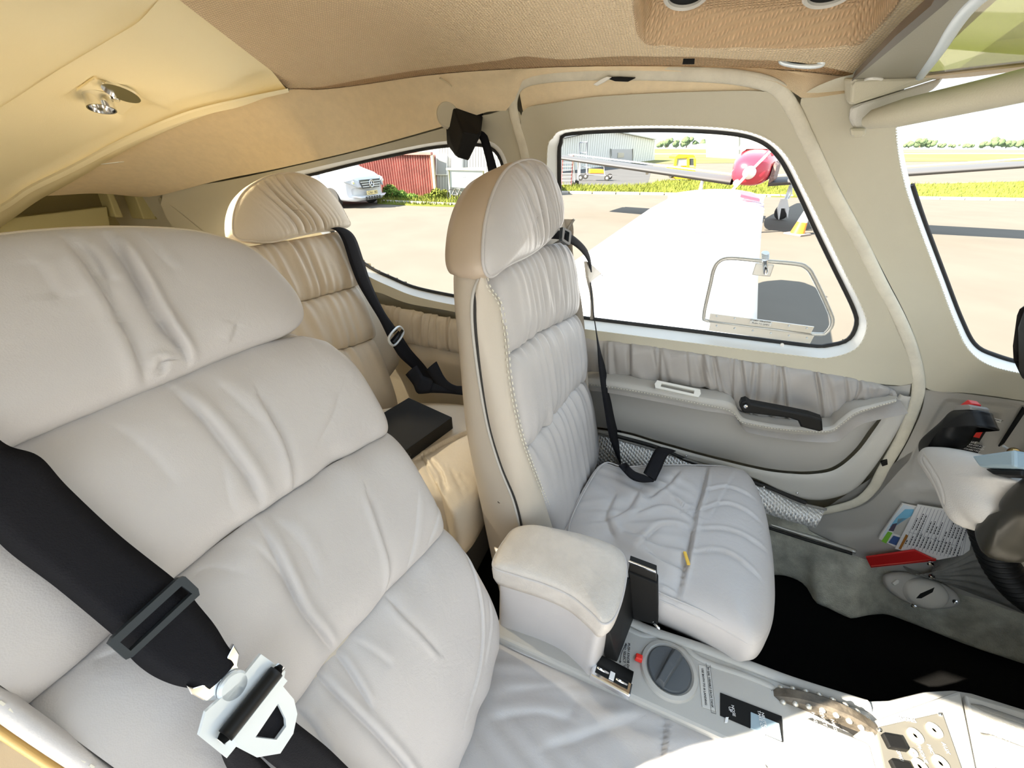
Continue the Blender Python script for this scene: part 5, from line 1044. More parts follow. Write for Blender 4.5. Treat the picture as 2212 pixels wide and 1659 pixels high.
pillow('grip', YF, gp, M_BLACK, yk, front=-.006, back=-.028, puff=.018, p=2.5, nr=20, na=120, cen=YF.st([(2050, 928)])[0], label='black upper grip')
tpl = YF.st([(2060, 881), (2064, 876), (2094, 874), (2100, 879), (2098, 885), (2063, 887)]); prism('grip_cap', tpl, YF.Q + YF.n * -.024, YF.s, YF.t, .026, M_GREYD, yk, bev=.001)
cc_ = YF.st([(2081, 874)])[0]; hull('trim_rocker', [YF(cc_[0] + a, cc_[1] + b, c) for a in (-.009, .007) for b, c in ((-.008, -.022), (-.008, .0), (.008, -.02), (.008, -.006))], M_RED, yk, .002, label='dark red rocker')
g2 = YF.st([(2100, 1150), (2118, 1128), (2140, 1132), (2163, 1110), (2168, 1075), (2210, 1030), (2270, 1000), (2290, 1090), (2215, 1125), (2170, 1165), (2150, 1188), (2128, 1200), (2112, 1190)])
pillow('grip', YF, g2, mat('worn_black_grip', (.028, .026, .02), .4), yk, front=-.008, back=-.04, puff=.02, p=2.5, nr=16, na=90, label='worn black lower grip')
tube('shaft', [(.55, YF.st([(2215, 1045)])[0][0] * -1, -.50), (.74, YF.st([(2215, 1045)])[0][0] * -1, -.50)], .016, M_CHROME, yk, 18)
q_ = [YF(*YF.st([p])[0], h) for p in ((2157, 996), (2260, 984), (2262, 1024), (2176, 1021)) for h in (.012, .035)]; hull('clip_plate', q_, M_BLUEG, yk, .004, label='blue grey clip plate')
q_ = [YF(*YF.st([p])[0], h) for p in ((2174, 1022), (2262, 1026), (2262, 1040), (2196, 1036)) for h in (.008, .028)]; hull('clip_base', q_, M_BLACK, yk, .003)
# hose
hs = thing('air_hose', 'black ribbed hose hanging below the yoke', 'hose')
hp_ = at_y(smooth([(2120, 1080), (2132, 1130), (2150, 1190), (2175, 1240), (2215, 1285), (2280, 1330)], 220), .84)
tube('ribbed_tube', hp_, .027 + .0035 * np.sin(np.linspace(0, 220, 220) * .72), M_BLACK, hs, 20)
# papers in the pocket
def sheetw(name, pxs, off, m, par, th=.0012): P = at_w(pxs, off); return hull(name, [*P, *(P + [0, -th, 0])], m, par)
mp = thing('folded_map', 'colourful folded map tucked behind a checklist in the side pocket', 'map')
sheetw('cover', [(1948, 1086), (1985, 1094), (1985, 1190), (1936, 1181), (1897, 1161), (1901, 1153)], .020, M_PAPER, mp, .004)
def printq(name, pxs, off, col, par): return sheetw(name, pxs, off, mat(name + '_ink_%d' % (hash(col) % 9999), col, .7), par, .0003)
printq('print', [(1952, 1090), (1972, 1096), (1960, 1108), (1930, 1130), (1912, 1160), (1906, 1158), (1930, 1115)], .0245, (.75, .84, .92), mp)
printq('print', [(1955, 1100), (1974, 1100), (1972, 1112), (1950, 1120), (1928, 1140), (1922, 1138), (1936, 1118)], .0249, (.22, .55, .78), mp)
printq('print', [(1928, 1132), (1938, 1130), (1930, 1148), (1919, 1146)], .0252, (.10, .08, .12), mp)
printq('print', [(1918, 1148), (1928, 1151), (1914, 1174), (1904, 1169)], .0252, (.25, .62, .06), mp)
printq('print', [(1940, 1120), (1964, 1118), (1948, 1158), (1930, 1152)], .0249, (.55, .54, .50), mp)
printq('print', [(1930, 1157), (1944, 1161), (1936, 1178), (1919, 1172)], .0252, (.06, .12, .32), mp)
ck = thing('checklist', 'white lined checklist sheet sticking out of the side pocket', 'checklist')
CK = [(1982, 1089), (2058, 1102), (2098, 1160), (2092, 1195), (2026, 1208), (1933, 1184)]
sheetw('sheet', CK, .030, M_PAPER, ck, .002)
bm = bmesh.new(); rgk = np.random.default_rng(3)
def bar(a, b, w, off=.0328):
    A, B = on(a, off), on(b, off); d = B - A; l = np.linalg.norm(d)
    if l > 1e-4: box_bm(bm, frame_m((A + B) / 2, *axes(d, (0, -1, .001))), (l, w, .0002))
for k in range(17):
    a = np.array([1950 + k * 8.0, 1184 + k * 1.9]); b = np.array([1990 + k * 7.4, 1094 + k * 1.5]); 
    if b[0] > 2090: b = np.array([2090, 1140.])
    bar(a * .97 + b * .03, b, .0004)
bar((1962, 1149), (2062, 1178), .0006)
tag(from_bm('ruled_lines', bm, mat('ruled_ink', (.25, .25, .30), .7), ck), kind='stuff'); bm = bmesh.new()
for k in range(15):
    a = np.array([1950 + k * 8.0, 1182 + k * 1.9]); b = np.array([1990 + k * 7.4, 1096 + k * 1.5])
    for u0 in (.08, .45):
        u1 = u0 + rgk.uniform(.08, .42)
        if k in (3, 8) and u0 > .4: continue
        uu = u0
        while uu < u1: l_ = rgk.uniform(.02, .06); bar(a + (b - a) * uu + [3, 0], a + (b - a) * min(uu + l_, u1) + [3, 0], .0016); uu += l_ + .015
tag(from_bm('typed_lines', bm, M_INK, ck), kind='stuff')
printq('heading', [(1957, 1154), (1962, 1157), (1946, 1187), (1941, 1185)], .0327, (.42, .17, .03), ck)
fo = thing('red_folder', 'dark red plastic wallet lying under the papers on the side carpet', 'folder')
P = at_w([(1870, 1201), (1975, 1186), (2022, 1208), (1881, 1223)], .036); hull('wallet', [*P, *(P + [0, -.004, -.002])], M_RED, fo, .0008)
tube('wallet_edge', at_w([(1882, 1223), (1950, 1216), (2022, 1207)], .041), .0014, mat('bright_red_edge', (.7, .08, .06), .4), fo, 6)
def pk_off(P, u, v): return .03 * np.maximum(0, 1 - np.abs(2 * v - 1) ** 3) ** .5 + .0025 * np.sin(v * 44 + 3 * np.sin(u * 7)) * (1 - .5 * u)
pk = thing('elastic_pocket', 'gathered grey elastic pocket holding the papers', 'pocket')
ppatch('fabric', [(2012, 1216), (2040, 1200), (2072, 1182), (2100, 1160), (2140, 1140), (2212, 1120), (2400, 1080)], [(1950, 1222), (2000, 1240), (2080, 1270), (2212, 1325), (2400, 1400)], mat('grey_elastic_cloth', (.25, .245, .225), .8, bump=.5, bscale=300, var=.25, vscale=30), pk, 90, 40, off=.014, off_fn=pk_off)
for px in ((2010, 1218), (2013, 1246)): lathe('stud', [(.0001, .004), (.005, .003), (.0065, 0)][::-1], on(px, .05), (0, -1, .6), M_CHROME, pk, 14)
# round carpet vent
fv = thing('air_vent', 'grey oval floor vent with a round twist knob on the side carpet', 'vent')
VP = on((1990, 1280), .05); vn = np.array([-.05, -.72, .70]); vn /= np.linalg.norm(vn); vx = np.array([1., 0, 0]) - vn * vn[0]; vx /= np.linalg.norm(vx); vy = np.cross(vn, vx)
VF = Frame(VP, vx, vy)
bz = VF.st([(1913, 1250), (1925, 1240), (1960, 1238), (2010, 1250), (2050, 1268), (2072, 1290), (2068, 1308), (2035, 1315), (1990, 1312), (1950, 1296), (1920, 1272)])
pillow('bezel', VF, bz, M_GREY, fv, front=.0, back=-.02, puff=.006, p=8, nr=14, na=90)
kb = VF.st(np.stack([1996 + 48 * np.cos(ANG), 1281 + 33 * np.sin(ANG) + 8 * np.cos(ANG)], 1)); kbo = pillow('twist_knob', VF, kb, M_GREYL, fv, front=.008, back=-.004, puff=.014, p=4, nr=16, na=90)
sl_ = VF.st([(1968, 1288), (1976, 1278), (2006, 1265), (2002, 1275), (1978, 1288)]); prism('knob_slot', sl_, VF.Q + VF.n * .0205, VF.s, VF.t, .002, M_BLACKM, kbo)
hull('slide_tab', [VF(*VF.st([p])[0], h) for p in ((1922, 1258), (1932, 1250), (1937, 1252), (1936, 1258), (1927, 1263)) for h in (.006, .012)], M_CREAMW, fv, .0008)
for px in ((2012, 1246), (1970, 1306), (2058, 1298)): p_ = VF.st([px])[0]; lathe('screw', [(.006, 0), (.005, .003), (.0001, .0035)], VF(p_[0], p_[1], .005), vn, M_CHROME, fv, 14)
# ================================================================ outside
RTv, FHv, UP3 = RT, FH, np.array([0, 0, 1.])
def gp_(px): return at_z([px], GZ)[0]
def vp(px, B, n=None): return at_pl(np.atleast_2d(px), B, FHv if n is None else n)
M_APRON = mat('sunlit_apron', (.135, .122, .102), .9, bump=.3, bscale=6, var=.10, vscale=.8, spec=.2)
M_APRON_SHADE = mat('apron_shadow_grey', (.085, .085, .086), .9, bump=.3, bscale=6, var=.12, vscale=.5, spec=.2)
M_GRASS = mat('dry_grass', (.15, .158, .032), .95, vscale=1.2, spec=.1, col2=(.12, .15, .028))
M_FIELD = mat('field_grass', (.135, .148, .046), .95, vscale=.05, spec=.1, col2=(.185, .17, .08))
M_TREE = mat('tree_leaves', (.11, .15, .075), .9, vscale=.3, col2=(.085, .12, .065), spec=.1)
M_BUSH = mat('bush_leaves', (.16, .26, .05), .9, vscale=4, col2=(.07, .13, .03), spec=.1)
M_TRUNK = mat('bark', (.12, .09, .06), .9)
M_HANG = mat('pale_cladding', (.75, .75, .69), .6, bump=1., bscale=1.6, bkind='tread'); 
M_REDC = mat('red_corrugated', (.42, .17, .145), .7, var=.25, vscale=3)
M_CLAD = mat('white_cladding', (.42, .42, .41), .6)
M_VAN = mat('white_van_paint', (.55, .58, .62), .3, coat=.5)
M_DARKG = mat('dark_glass', (.05, .06, .07), .1)
M_LAMP = mat('headlamp_glass', (.45, .5, .55), .15)
M_ORANGE = mat('orange_paint', (.80, .25, .02), .5); M_YELL = mat('yellow_paint', (.85, .62, .02), .45); M_REDP = mat('red_aircraft_paint', (.50, .025, .05), .3, coat=.4)
M_WING = mat('white_wing_paint', (.86, .86, .86), .3, coat=.3); M_TYRE = mat('tyre', (.03, .03, .03), .8); M_WINGSH = mat('shaded_wing_grey', (.075, .075, .078), .5)
ground = S(mk('ground', [(-250, -150, GZ), (250, -150, GZ), (250, 600, GZ), (-250, 600, GZ)], [(0, 1, 2, 3)], M_APRON, None, False))
def gpoly(name, pxs, z, m, parent=None, label=None): P = at_z(pxs, GZ + z); return sheet(name, P, m, -.03, 0, parent)
gpoly('hangar_shadow', [(1180, 412), (1180, 362), (1414, 345), (1398, 402), (1330, 408)], .004, M_APRON_SHADE, ground)  # hangar's cast shadow painted on the apron as a darker sheet
far = S(mk('field', [(-700, 60, GZ + .02), (900, 60, GZ + .02), (900, 2500, GZ + .02), (-700, 2500, GZ + .02)], [(0, 1, 2, 3)], M_FIELD, None, False))
# re-lay the field beyond the far apron edge seen at y = 352 in the picture
fx = at_z([(1380, 354), (1700, 351), (2300, 347), (3200, 345)], GZ + .02); fx = np.vstack([fx, fx[::-1] + FHv * 900]); far.data.clear_geometry()
far.data.from_pydata([tuple(p) for p in fx], [], [tuple(range(len(fx)))]); far.data.materials.append(M_FIELD) if not far.data.materials else None
gpoly('runway', [(1380, 331.2), (2500, 330.2), (2500, 332.2), (1380, 333.6)], .05, mat('pale_runway', (.2, .185, .16), .9), far)
# grass strips with blades
def strip(name, near_line, far_line, n, hgt, label, seed):
    A, B = at_z(smooth(near_line, 40), GZ + .04), at_z(smooth(far_line, 40), GZ + .04); rg = np.random.default_rng(seed)
    t = tag(mk(name, np.vstack([A, B, A - [0, 0, .05], B - [0, 0, .05]]), [(i, i + 1, 41 + i, 40 + i) for i in range(39)] + [(i, 80 + i, 81 + i, i + 1) for i in range(39)], M_GRASS, None, False), label, 'grass', kind='stuff')
    V, F = [], []
    for k in range(n):
        i = rg.uniform(0, 38.9); j = int(i); f = i - j; v = rg.uniform(0, 1); p = (A[j] * (1 - f) + A[j + 1] * f) * (1 - v) + (B[j] * (1 - f) + B[j + 1] * f) * v
        a = rg.uniform(0, 6.28); h = hgt * rg.uniform(.4, 1.2); w = .012 + h * .06; d = np.array([math.cos(a), math.sin(a), 0]); q = len(V)
        V += [p - d * w, p + d * w, p + np.array([rg.normal() * .3, rg.normal() * .3, 1]) * h]; F.append((q, q + 1, q + 2))
    mk('grass_blades', V, F, M_GRASS, t, False)['kind'] = 'stuff'
    return t
strip('grass_strip', [(1180, 414), (1270, 416), (1400, 418), (1560, 421), (1700, 424)], [(1180, 398), (1270, 402), (1340, 402), (1400, 398), (1450, 390), (1700, 392)], 7000, .16, 'rough yellow grass strip behind the white wing', 1)
strip('grass_strip', [(1700, 424), (1980, 428), (2130, 430), (2420, 434)], [(1700, 392), (1980, 397), (2130, 394), (2420, 385)], 3500, .12, 'rough yellow grass strip seen through the windscreen', 2)
strip('grass_strip', [(815, 438), (900, 442), (1000, 445), (1075, 447)], [(815, 424), (900, 424), (1000, 424), (1075, 426)], 2500, .14, 'weedy grass along the foot of the red shed', 3)
def kerb(A, B, n, par=None):
    t = thing('kerb', None, None); t['kind'] = 'structure'
    P0, P1 = gp_(A), gp_(B)
    for k in range(n):
        a, b = P0 + (P1 - P0) * (k + .02) / n, P0 + (P1 - P0) * (k + .98) / n; rbox('kerb_stone', (a + b) / 2 + [0, 0, .04], b - a, (np.linalg.norm(b - a), .14, .11), mat('kerb_concrete', (.42, .39, .35), .9), t, bev=.012)
    return t
kerb((826, 438), (1080, 449), 7); kerb((1180, 417), (1712, 426), 10); kerb((1975, 430), (2420, 437), 8)
# ---------------------------------------------------------------- own wing
own = thing('aircraft_wing', 'white low wing of this aircraft with a red tip, outside the door window', 'wing')
WQ, WN = np.array([0, 1.10, -.86]), np.array([0, -.085, 1.])
LE = at_pl([(1634, 900), (1634, 745), (1638, 600), (1645, 500), (1650, 455), (1648, 438)], WQ, WN); TE = at_pl([(960, 760), (1110, 655), (1265, 547), (1340, 495), (1405, 450), (1442, 430)], WQ, WN)
LE, TE = resample(LE, 30), resample(TE, 30); cs = np.linspace(0, 1, 24); rows = []
for i in range(30):
    c = np.linalg.norm(LE[i] - TE[i]); th_ = .10 * c * (1 - .35 * (i / 29)); up_ = TE[i] + (LE[i] - TE[i]) * cs[:, None]; prof = np.sqrt(np.maximum(0, 1 - cs)) * (cs) * 1.9
    top = up_ + UP3 * (th_ * .55 * prof)[:, None]; bot = up_ - UP3 * (th_ * .5 * prof)[:, None]; rows.append(np.vstack([top, bot[::-1][1:-1]]))
loft('wing_skin', rows, M_WING, own, True)
own2 = thing('aircraft_wing', 'white low wing on the near side, under the open doorway', 'wing'); loft('wing_skin', [r * [1, -1, 1] + [0, .8, 0] for r in rows], M_WING, own2, True)
tp = at_pl([(1442, 430), (1465, 421), (1500, 413), (1545, 409), (1600, 411), (1630, 419), (1648, 436)], WQ, WN); tip_edge = resample(tp, 24); root_edge = rows[-1][:24]
loft('wing_tip', [root_edge, root_edge * .5 + tip_edge * .5 + UP3 * .05, tip_edge], M_WING, own); loft('wing_tip', [tip_edge, tip_edge * .6 + root_edge * .4 - UP3 * .08], M_WING, own)
rt_ = at_pl([(1598, 411), (1615, 413), (1632, 420), (1643, 430), (1636, 428), (1600, 420)], WQ + UP3 * .10, WN); hull('tip_lamp', [*rt_, *(rt_ - UP3 * .03)], M_REDP, own, .006, label='red wing tip patch')
M_STRIPE = mat('lilac_stripe', (.55, .50, .60), .4)
for k in range(5):
    a = rows[-1 - k][3:24:2] + UP3 * .012; tube('stripe', a[6:], .006, M_STRIPE, own, 5)
for px in ((1509, 503), (1525, 503)): c = at_pl([px], WQ + UP3 * .085, WN)[0]; rbox('placard', c, LE[10] - TE[10], (.05, .05, .004), mat('faded_red', (.5, .10, .12), .5), own, bev=0)
# ---------------------------------------------------------------- traffic cone
cone = thing('traffic_cone', 'orange and white traffic cone standing on the apron beside the wing', 'cone')
cb_ = gp_((1721, 507)); hgt = np.linalg.norm(vp((1740, 437), cb_)[0] - cb_) ; hgt = vp((1738, 437), cb_)[0][2] - GZ
rbox('base', cb_ + [0, 0, .02], RTv + FHv * .5, (.40, .40, .04), mat('cone_base', (.25, .2, .18), .7), cone, bev=.01)
tilt = UP3 + RTv * .10
def cs_(a, b, m): r = lambda u: .145 * (1 - u) + .028 * u; lathe('cone_band', [(r(a), a * hgt), (r(b), b * hgt)], cb_ + [0, 0, .03], tilt, m, cone, 28)
cs_(.0, .36, M_ORANGE); cs_(.36, .72, M_WHITE); cs_(.72, .97, M_ORANGE)
# ---------------------------------------------------------------- hangar
A, B = gp_((1190, 374)), gp_((1414, 346)); ab = B - A; ab /= np.linalg.norm(ab); hn = np.array([ab[1], -ab[0], 0]); hn = hn if hn @ FHv < 0 else -hn
han = thing('hangar', 'pale clad hangar with a low gable beyond the wing', 'hangar')
hv = lambda px, o=0.: at_pl(np.atleast_2d(px), A + hn * o, hn)
wp = hv([(1190, 374), (1414, 346), (1415, 303), (1306, 281), (1190, 306)]); back = -hn * 14
hull('wall', [*wp, *(wp + back)], M_HANG, han)
rr = hv([(1188, 305), (1306, 279), (1418, 302)], .3); rb_ = rr + back - hn * .6
for i in (0, 1): hull('roof', [rr[i], rr[i + 1], rb_[i], rb_[i + 1], rr[i] + UP3 * .12, rr[i + 1] + UP3 * .12, rb_[i] + UP3 * .12, rb_[i + 1] + UP3 * .12], mat('roof_sheet', (.5, .5, .47), .6), han)
bm = bmesh.new()
for k in range(46):
    x = 1192 + k * 4.85; yb = 374 - (x - 1190) * .125; yt = 306 - (x - 1190) * .2155 if x < 1306 else 281 + (x - 1306) * .2018
    a, b = hv((x, yb), .03)[0], hv((x, yt + 1), .03)[0]; box_bm(bm, frame_m((a + b) / 2, *axes(ab, UP3)), (.10, .06, np.linalg.norm(a - b)))
tag(from_bm('cladding_ribs', bm, mat('rib_cladding', (.68, .68, .63), .6), han), kind='stuff')  # ribs a slightly darker tone than the wall
def hq_(name, pxs, m, o=.08): P = hv(pxs, o); hull(name, [*P, *(P - hn * .1)], m, han)
hq_('sliding_door', [(1322, 358), (1366, 352), (1366, 322), (1322, 322)], M_CLAD); hq_('window', [(1334, 341), (1348, 340), (1348, 330), (1335, 330)], mat('dull_window', (.22, .23, .22), .3), .12)
for x in (1319, 1367): a, b = hv([(x, 357), (x, 321)], .14); tube('door_post', [a, b], .05, M_ALUP, han, 8)
# steps, frame, cart beside the hangar
def bars(name, par, lst, r, m, B): return [tube(name, vp([a, b], B), r, m, par, 6) for a, b in lst]
sb = gp_((1225, 405)); stp = thing('step_ladder', 'grey step ladder with red top rails at the left window edge', 'ladder')
bars('rail', stp, [((1213, 404), (1216, 340)), ((1233, 404), (1238, 336)), ((1216, 340), (1238, 336))], .03, mat('red_grey_rail', (.42, .12, .12), .5), sb)
for k in range(8): y = 398 - k * 7.6; a, b = vp([(1213 + k * .4, y), (1233 + k * .6, y - .5)], sb); rbox('step', (a + b) / 2, b - a, (np.linalg.norm(b - a), .16, .03), M_ALUP, stp, bev=.004)
lb = gp_((1245, 403)); lift = thing('pallet_truck', 'black pallet truck with a tall mast beside the step ladder', 'pallet truck')
q_ = vp([(1238, 392), (1250, 388), (1251, 400), (1239, 402)], lb); hull('body', [*q_, *(q_ + FHv * .4)], M_BLACK, lift, .02); bars('mast', lift, [((1241, 395), (1239, 336)), ((1249, 390), (1249, 340)), ((1239, 338), (1249, 341))], .03, M_GREYD, lb)
lathe('wheel', [(.06, -.04), (.12, -.04), (.12, .04), (.06, .04)], vp((1240, 399), lb)[0], FHv, M_TYRE, lift, 18)
fb = gp_((1258, 380)); fr2 = thing('goods_frame', 'tall thin grey metal frame standing before the hangar', 'frame'); bars('bar', fr2, [((1251, 380), (1252, 308)), ((1267, 378), (1268, 307)), ((1252, 308), (1268, 307)), ((1251, 330), (1268, 330))], .04, mat('blue_grey_steel', (.25, .28, .33), .5), fb)
cb2 = gp_((1287, 391)); cart = thing('tow_cart', 'orange bodied four wheeled cart with a pipe frame before the hangar', 'cart')
q_ = vp([(1275, 365), (1304, 366), (1307, 375), (1274, 375)], cb2); hull('tank', [*q_, *(q_ + FHv * .55)], M_ORANGE, cart, .03)
bars('frame_bar', cart, [((1253, 378), (1254, 345)), ((1268, 378), (1268, 347)), ((1253, 347), (1304, 350)), ((1304, 350), (1306, 378)), ((1254, 377), (1322, 380)), ((1256, 360), (1275, 362)), ((1282, 348), (1283, 340)), ((1296, 350), (1297, 345))], .022, mat('dull_pipe', (.35, .33, .32), .5), cb2)
for px, o in (((1254, 383.5), 0), ((1268, 382), .55), ((1311, 384.5), 0), ((1321, 382.5), .55)):
    c = vp(px, cb2)[0] + FHv * o; w = lathe('wheel', [(.05, -.05), (.15, -.05), (.165, -.03), (.165, .03), (.15, .05), (.05, .05)], c, FHv + RTv * .25, M_TYRE, cart, 24); lathe('hub', [(.0001, -.055), (.07, -.055), (.07, .055), (.0001, .055)], c, FHv + RTv * .25, M_ALUP, w, 16)
# yellow truck
tb = gp_((1478, 392)); trk = thing('yellow_truck', 'small yellow airfield truck with an open cab behind the red aircraft wing', 'truck')
def tq(name, pxs, m, o=0, d=1.0, bev=.03): P = vp(pxs, tb) + FHv * o; return hull(name, [*P, *(P + FHv * d)], m, trk, bev)
tq('cab_roof', [(1459, 338), (1466, 333), (1498, 334), (1503, 340), (1459, 343)], M_YELL, 0, 1.1); tq('pillar', [(1458, 342), (1464, 341), (1461, 360), (1455, 360)], M_YELL, 0, .1); tq('pillar', [(1484, 342), (1490, 341), (1490, 362), (1484, 362)], M_YELL, 0, 1.0); tq('pillar', [(1499, 342), (1504, 342), (1504, 360), (1500, 360)], M_YELL, 0, .1)
tq('window', [(1464, 342), (1484, 342), (1484, 358), (1462, 358)], mat('tinted_cab', (.35, .36, .33), .15), .05, .05, 0); tq('window', [(1491, 343), (1500, 343), (1500, 357), (1491, 357)], M_DARKG, .05, .05, 0)
tq('body', [(1453, 360), (1503, 362), (1500, 388), (1460, 387), (1450, 375)], M_YELL, -.05, 1.1); tq('bumper', [(1484, 374), (1498, 375), (1497, 386), (1484, 384)], M_ORANGE, -.12, .1, .01)
for px in ((1452, 378), (1494, 386)): lathe('wheel', [(.06, -.08), (.16, -.08), (.16, .08), (.06, .08)], vp(px, tb)[0] + FHv * .1, FHv * .3 + RTv, M_TYRE, trk, 20)
# ---------------------------------------------------------------- red aircraft
rc0 = FHv * 10.9 + RTv * 5.95; ax_w = RTv * .893 - FHv * .45; ax_n = -(RTv * .45 + FHv * .893); ax_n = -RTv * .52 - FHv * .854
ra = thing('red_aircraft', 'red low wing aircraft parked beyond the wing tip, its wings spreading both ways', 'aircraft')
def rp_(n, w, z): return rc0 + ax_n * n + ax_w * w + UP3 * z
FS = .82
secs = ((1.55, .16, .16, -.55), (1.50, .34, .28, -.55), (1.3, .44, .36, -.52), (.9, .50, .42, -.50), (.3, .56, .46, -.47), (-.5, .58, .48, -.45), (-1.5, .48, .40, -.38), (-3.0, .24, .22, -.25), (-4.4, .06, .10, -.15)); a = np.linspace(0, 2 * math.pi, 36, endpoint=False); rows = []
for n, w, h, z in secs: rows.append(np.array([rp_(n, FS * w * np.sign(math.cos(t)) * abs(math.cos(t)) ** .8, z + .08 + FS * h * np.sign(math.sin(t)) * abs(math.sin(t)) ** .8) for t in ANG[::2]]))
loft('fuselage', rows, M_REDP, ra, True); mk('cowl_face', rows[0], [tuple(range(30))], M_REDP, ra)
rows = []
for n, w, h in ((.55, .40, .02), (.35, .44, .20), (.0, .46, .40), (-.6, .46, .44), (-1.2, .40, .30), (-1.7, .28, .02)): rows.append(np.array([rp_(n, w * math.cos(t), -.05 + h * math.sin(t)) for t in np.linspace(0, math.pi, 20)]))
loft('canopy', rows, mat('pale_canopy', (.75, .72, .58), .15, coat=.5), ra)
for s_ in (-1, 1):
    rows = []
    for u in np.linspace(0, 1, 12):
        w = s_ * (.4 + 4.6 * u); z = -.72 + .47 * u; c = 1.35 - .35 * u; t_ = .13 - .05 * u; rows.append(np.array([rp_(.35 - c * .3 + c * .65 * math.cos(q) - .2, w, z + t_ * math.sin(q) * (.6 + .4 * math.cos(q))) for q in np.linspace(0, 2 * math.pi, 24, endpoint=False)]))
    wg = loft('wing', rows, M_WINGSH if True else M_WHITE, ra, True, label='white topped wing, the shade on its front painted grey'); mk('wing_tip', rows[-1], [tuple(range(24))], M_WHITE, wg)  # dark grey skin stands for the leading edge in shadow
    top = [np.array([rp_(.35 - 1.35 * .3 + (1.35 - .35 * u) * .60 * q - .2, s_ * (.4 + 4.6 * u), -.72 + .47 * u + .10 - .03 * u) for q in np.linspace(-.1, -1, 6)]) for u in np.linspace(0, 1, 10)]; loft('wing_top', top, M_WHITE, wg)
    c = rp_(.15, s_ * 2.5, -.53); hull('flap_bracket', [c + np.array(v) * .05 for v in ((-1, -1, 0), (1, -1, 0), (-1, 1, 0), (1, 1, 0), (-.6, -.6, -2), (.6, .6, -2))], M_GREY, wg)
for px, d in (((1500, 462), 0), ((1683, 474), 0)):
    g = gp_(px); lg = tube('gear_leg', [g + UP3 * .95 + RTv * .02, g + UP3 * .42], .045, M_STEEL, ra, 10)
    lathe('wheel', [(.05, -.07), (.15, -.07), (.19, -.04), (.19, .04), (.15, .07), (.05, .07)], g + UP3 * .19, RTv + FHv * .35, M_TYRE, ra, 24)
    pz = vp([(px[0] - 12, px[1] - 25), (px[0] - 4, px[1] - 46), (px[0] + 8, px[1] - 46), (px[0] + 12, px[1] - 25), (px[0] + 9, px[1] - 4), (px[0] + 4, px[1] - 26), (px[0] - 5, px[1] - 26), (px[0] - 9, px[1] - 2)], g) - FHv * .12
    n_ = len(pz); prism('wheel_fork', [((p - g) @ RTv, (p - g)[2]) for p in pz], g - FHv * .16, RTv, UP3, .05, M_WHITE, lg)
    tube('torque_link', [g + UP3 * .55 - FHv * .1, g + UP3 * .68 - FHv * .16, g + UP3 * .82 - FHv * .08], .02, M_STEEL, lg, 8)
nose = rp_(1.58, 0, -.47); lathe('spinner', [(.13, 0), (.11, .10), (.06, .19), (.0001, .24)], nose, ax_n, M_WHITE, ra, 24)
for s_ in (-1, 1):
    d = RTv * .62 * s_ + UP3 * .78 * s_; b = [nose + d * q + ax_n * .08 for q in (.08, .3, .6, .88)]; tube('propeller_blade', b, [.03, .06, .055, .02], M_WHITE, ra, 10, r2=np.array([.03, .014, .01, .006]))
hull('engine_opening', [rp_(1.15, .40 + a_, b_) for a_, b_ in ((0, -.3), (.06, -.35), (.08, -.6), (0, -.7))] + [rp_(.55, .45 + a_, b_) for a_, b_ in ((0, -.25), (.08, -.3), (.09, -.62), (0, -.7))], mat('grimy_engine', (.25, .16, .14), .6, var=.6, vscale=20), ra)
tube('exhaust_stack', [rp_(1.0, .2, -.16), rp_(1.0, .28, .02), rp_(1.0, .42, .06)], .05, M_REDP, ra, 12)
lathe('landing_lamp', [(.0001, .02), (.06, .02), (.07, 0)][::-1], rp_(1.5, -.2, -.68), ax_n, M_STEEL, ra, 16)
hull('fin', [rp_(-3.6, -.03, -.1), rp_(-4.6, -.03, -.1), rp_(-4.3, -.02, 1.0), rp_(-4.7, -.02, 1.0), rp_(-3.6, .03, -.1), rp_(-4.6, .03, -.1), rp_(-4.3, .02, 1.0), rp_(-4.7, .02, 1.0)], M_WHITE, ra)
# ---------------------------------------------------------------- second white building, huts, tower
def block(name, label, cat, pxs, depthm, m, roofm=None):
    Bb = gp_(pxs[0]); t = thing(name, label, cat); P = vp(pxs, Bb); hull('wall', [*P, *(P + FHv * depthm)], m, t); return t, Bb
t, Bb = block('hangar', 'white ribbed hangar behind the red aircraft', 'hangar', [(1588, 343), (1735, 343), (1735, 292), (1650, 274), (1588, 282)], 12, M_CLAD)
for k in range(9): x = 1592 + k * 16; P = vp([(x, 342), (x + 3, 342), (x + 3, 287), (x, 287)], Bb) - FHv * .15; hull('rib', [*P, *(P + FHv * .2)], mat('rib_cladding', (.68, .68, .63), .6), t)
t, Bb = block('hut', 'low white airfield hut under the distant trees', 'building', [(1503, 321), (1546, 321), (1546, 312), (1524, 310), (1503, 313)], 12, M_CLAD)
P = vp([(1517, 319.5), (1538, 319.5), (1538, 314), (1517, 314)], Bb) - FHv * .3; hull('window_band', [*P, *(P + FHv * .2)], M_GREY, t)
tb2 = gp_((1548, 320.5)); tw_ = thing('control_tower', 'small airfield control tower standing above the distant trees', 'tower')
for a_, b_ in (((1543, 320), (1545, 301)), ((1553, 320), (1551, 301)), ((1543, 314), (1552, 308)), ((1544, 308), (1553, 314))): tube('leg', vp([a_, b_], tb2), .5, M_GREY, tw_, 6)
P = vp([(1540, 301), (1556, 301), (1558, 297), (1538, 297)], tb2); hull('cab', [*P, *(P + FHv * 6)], M_GREYL, tw_); P = vp([(1543, 297), (1553, 297), (1551, 291), (1546, 291)], tb2); hull('roof', [*P, *(P + FHv * 5)], mat('pinkish_roof', (.55, .35, .33), .6), tw_)
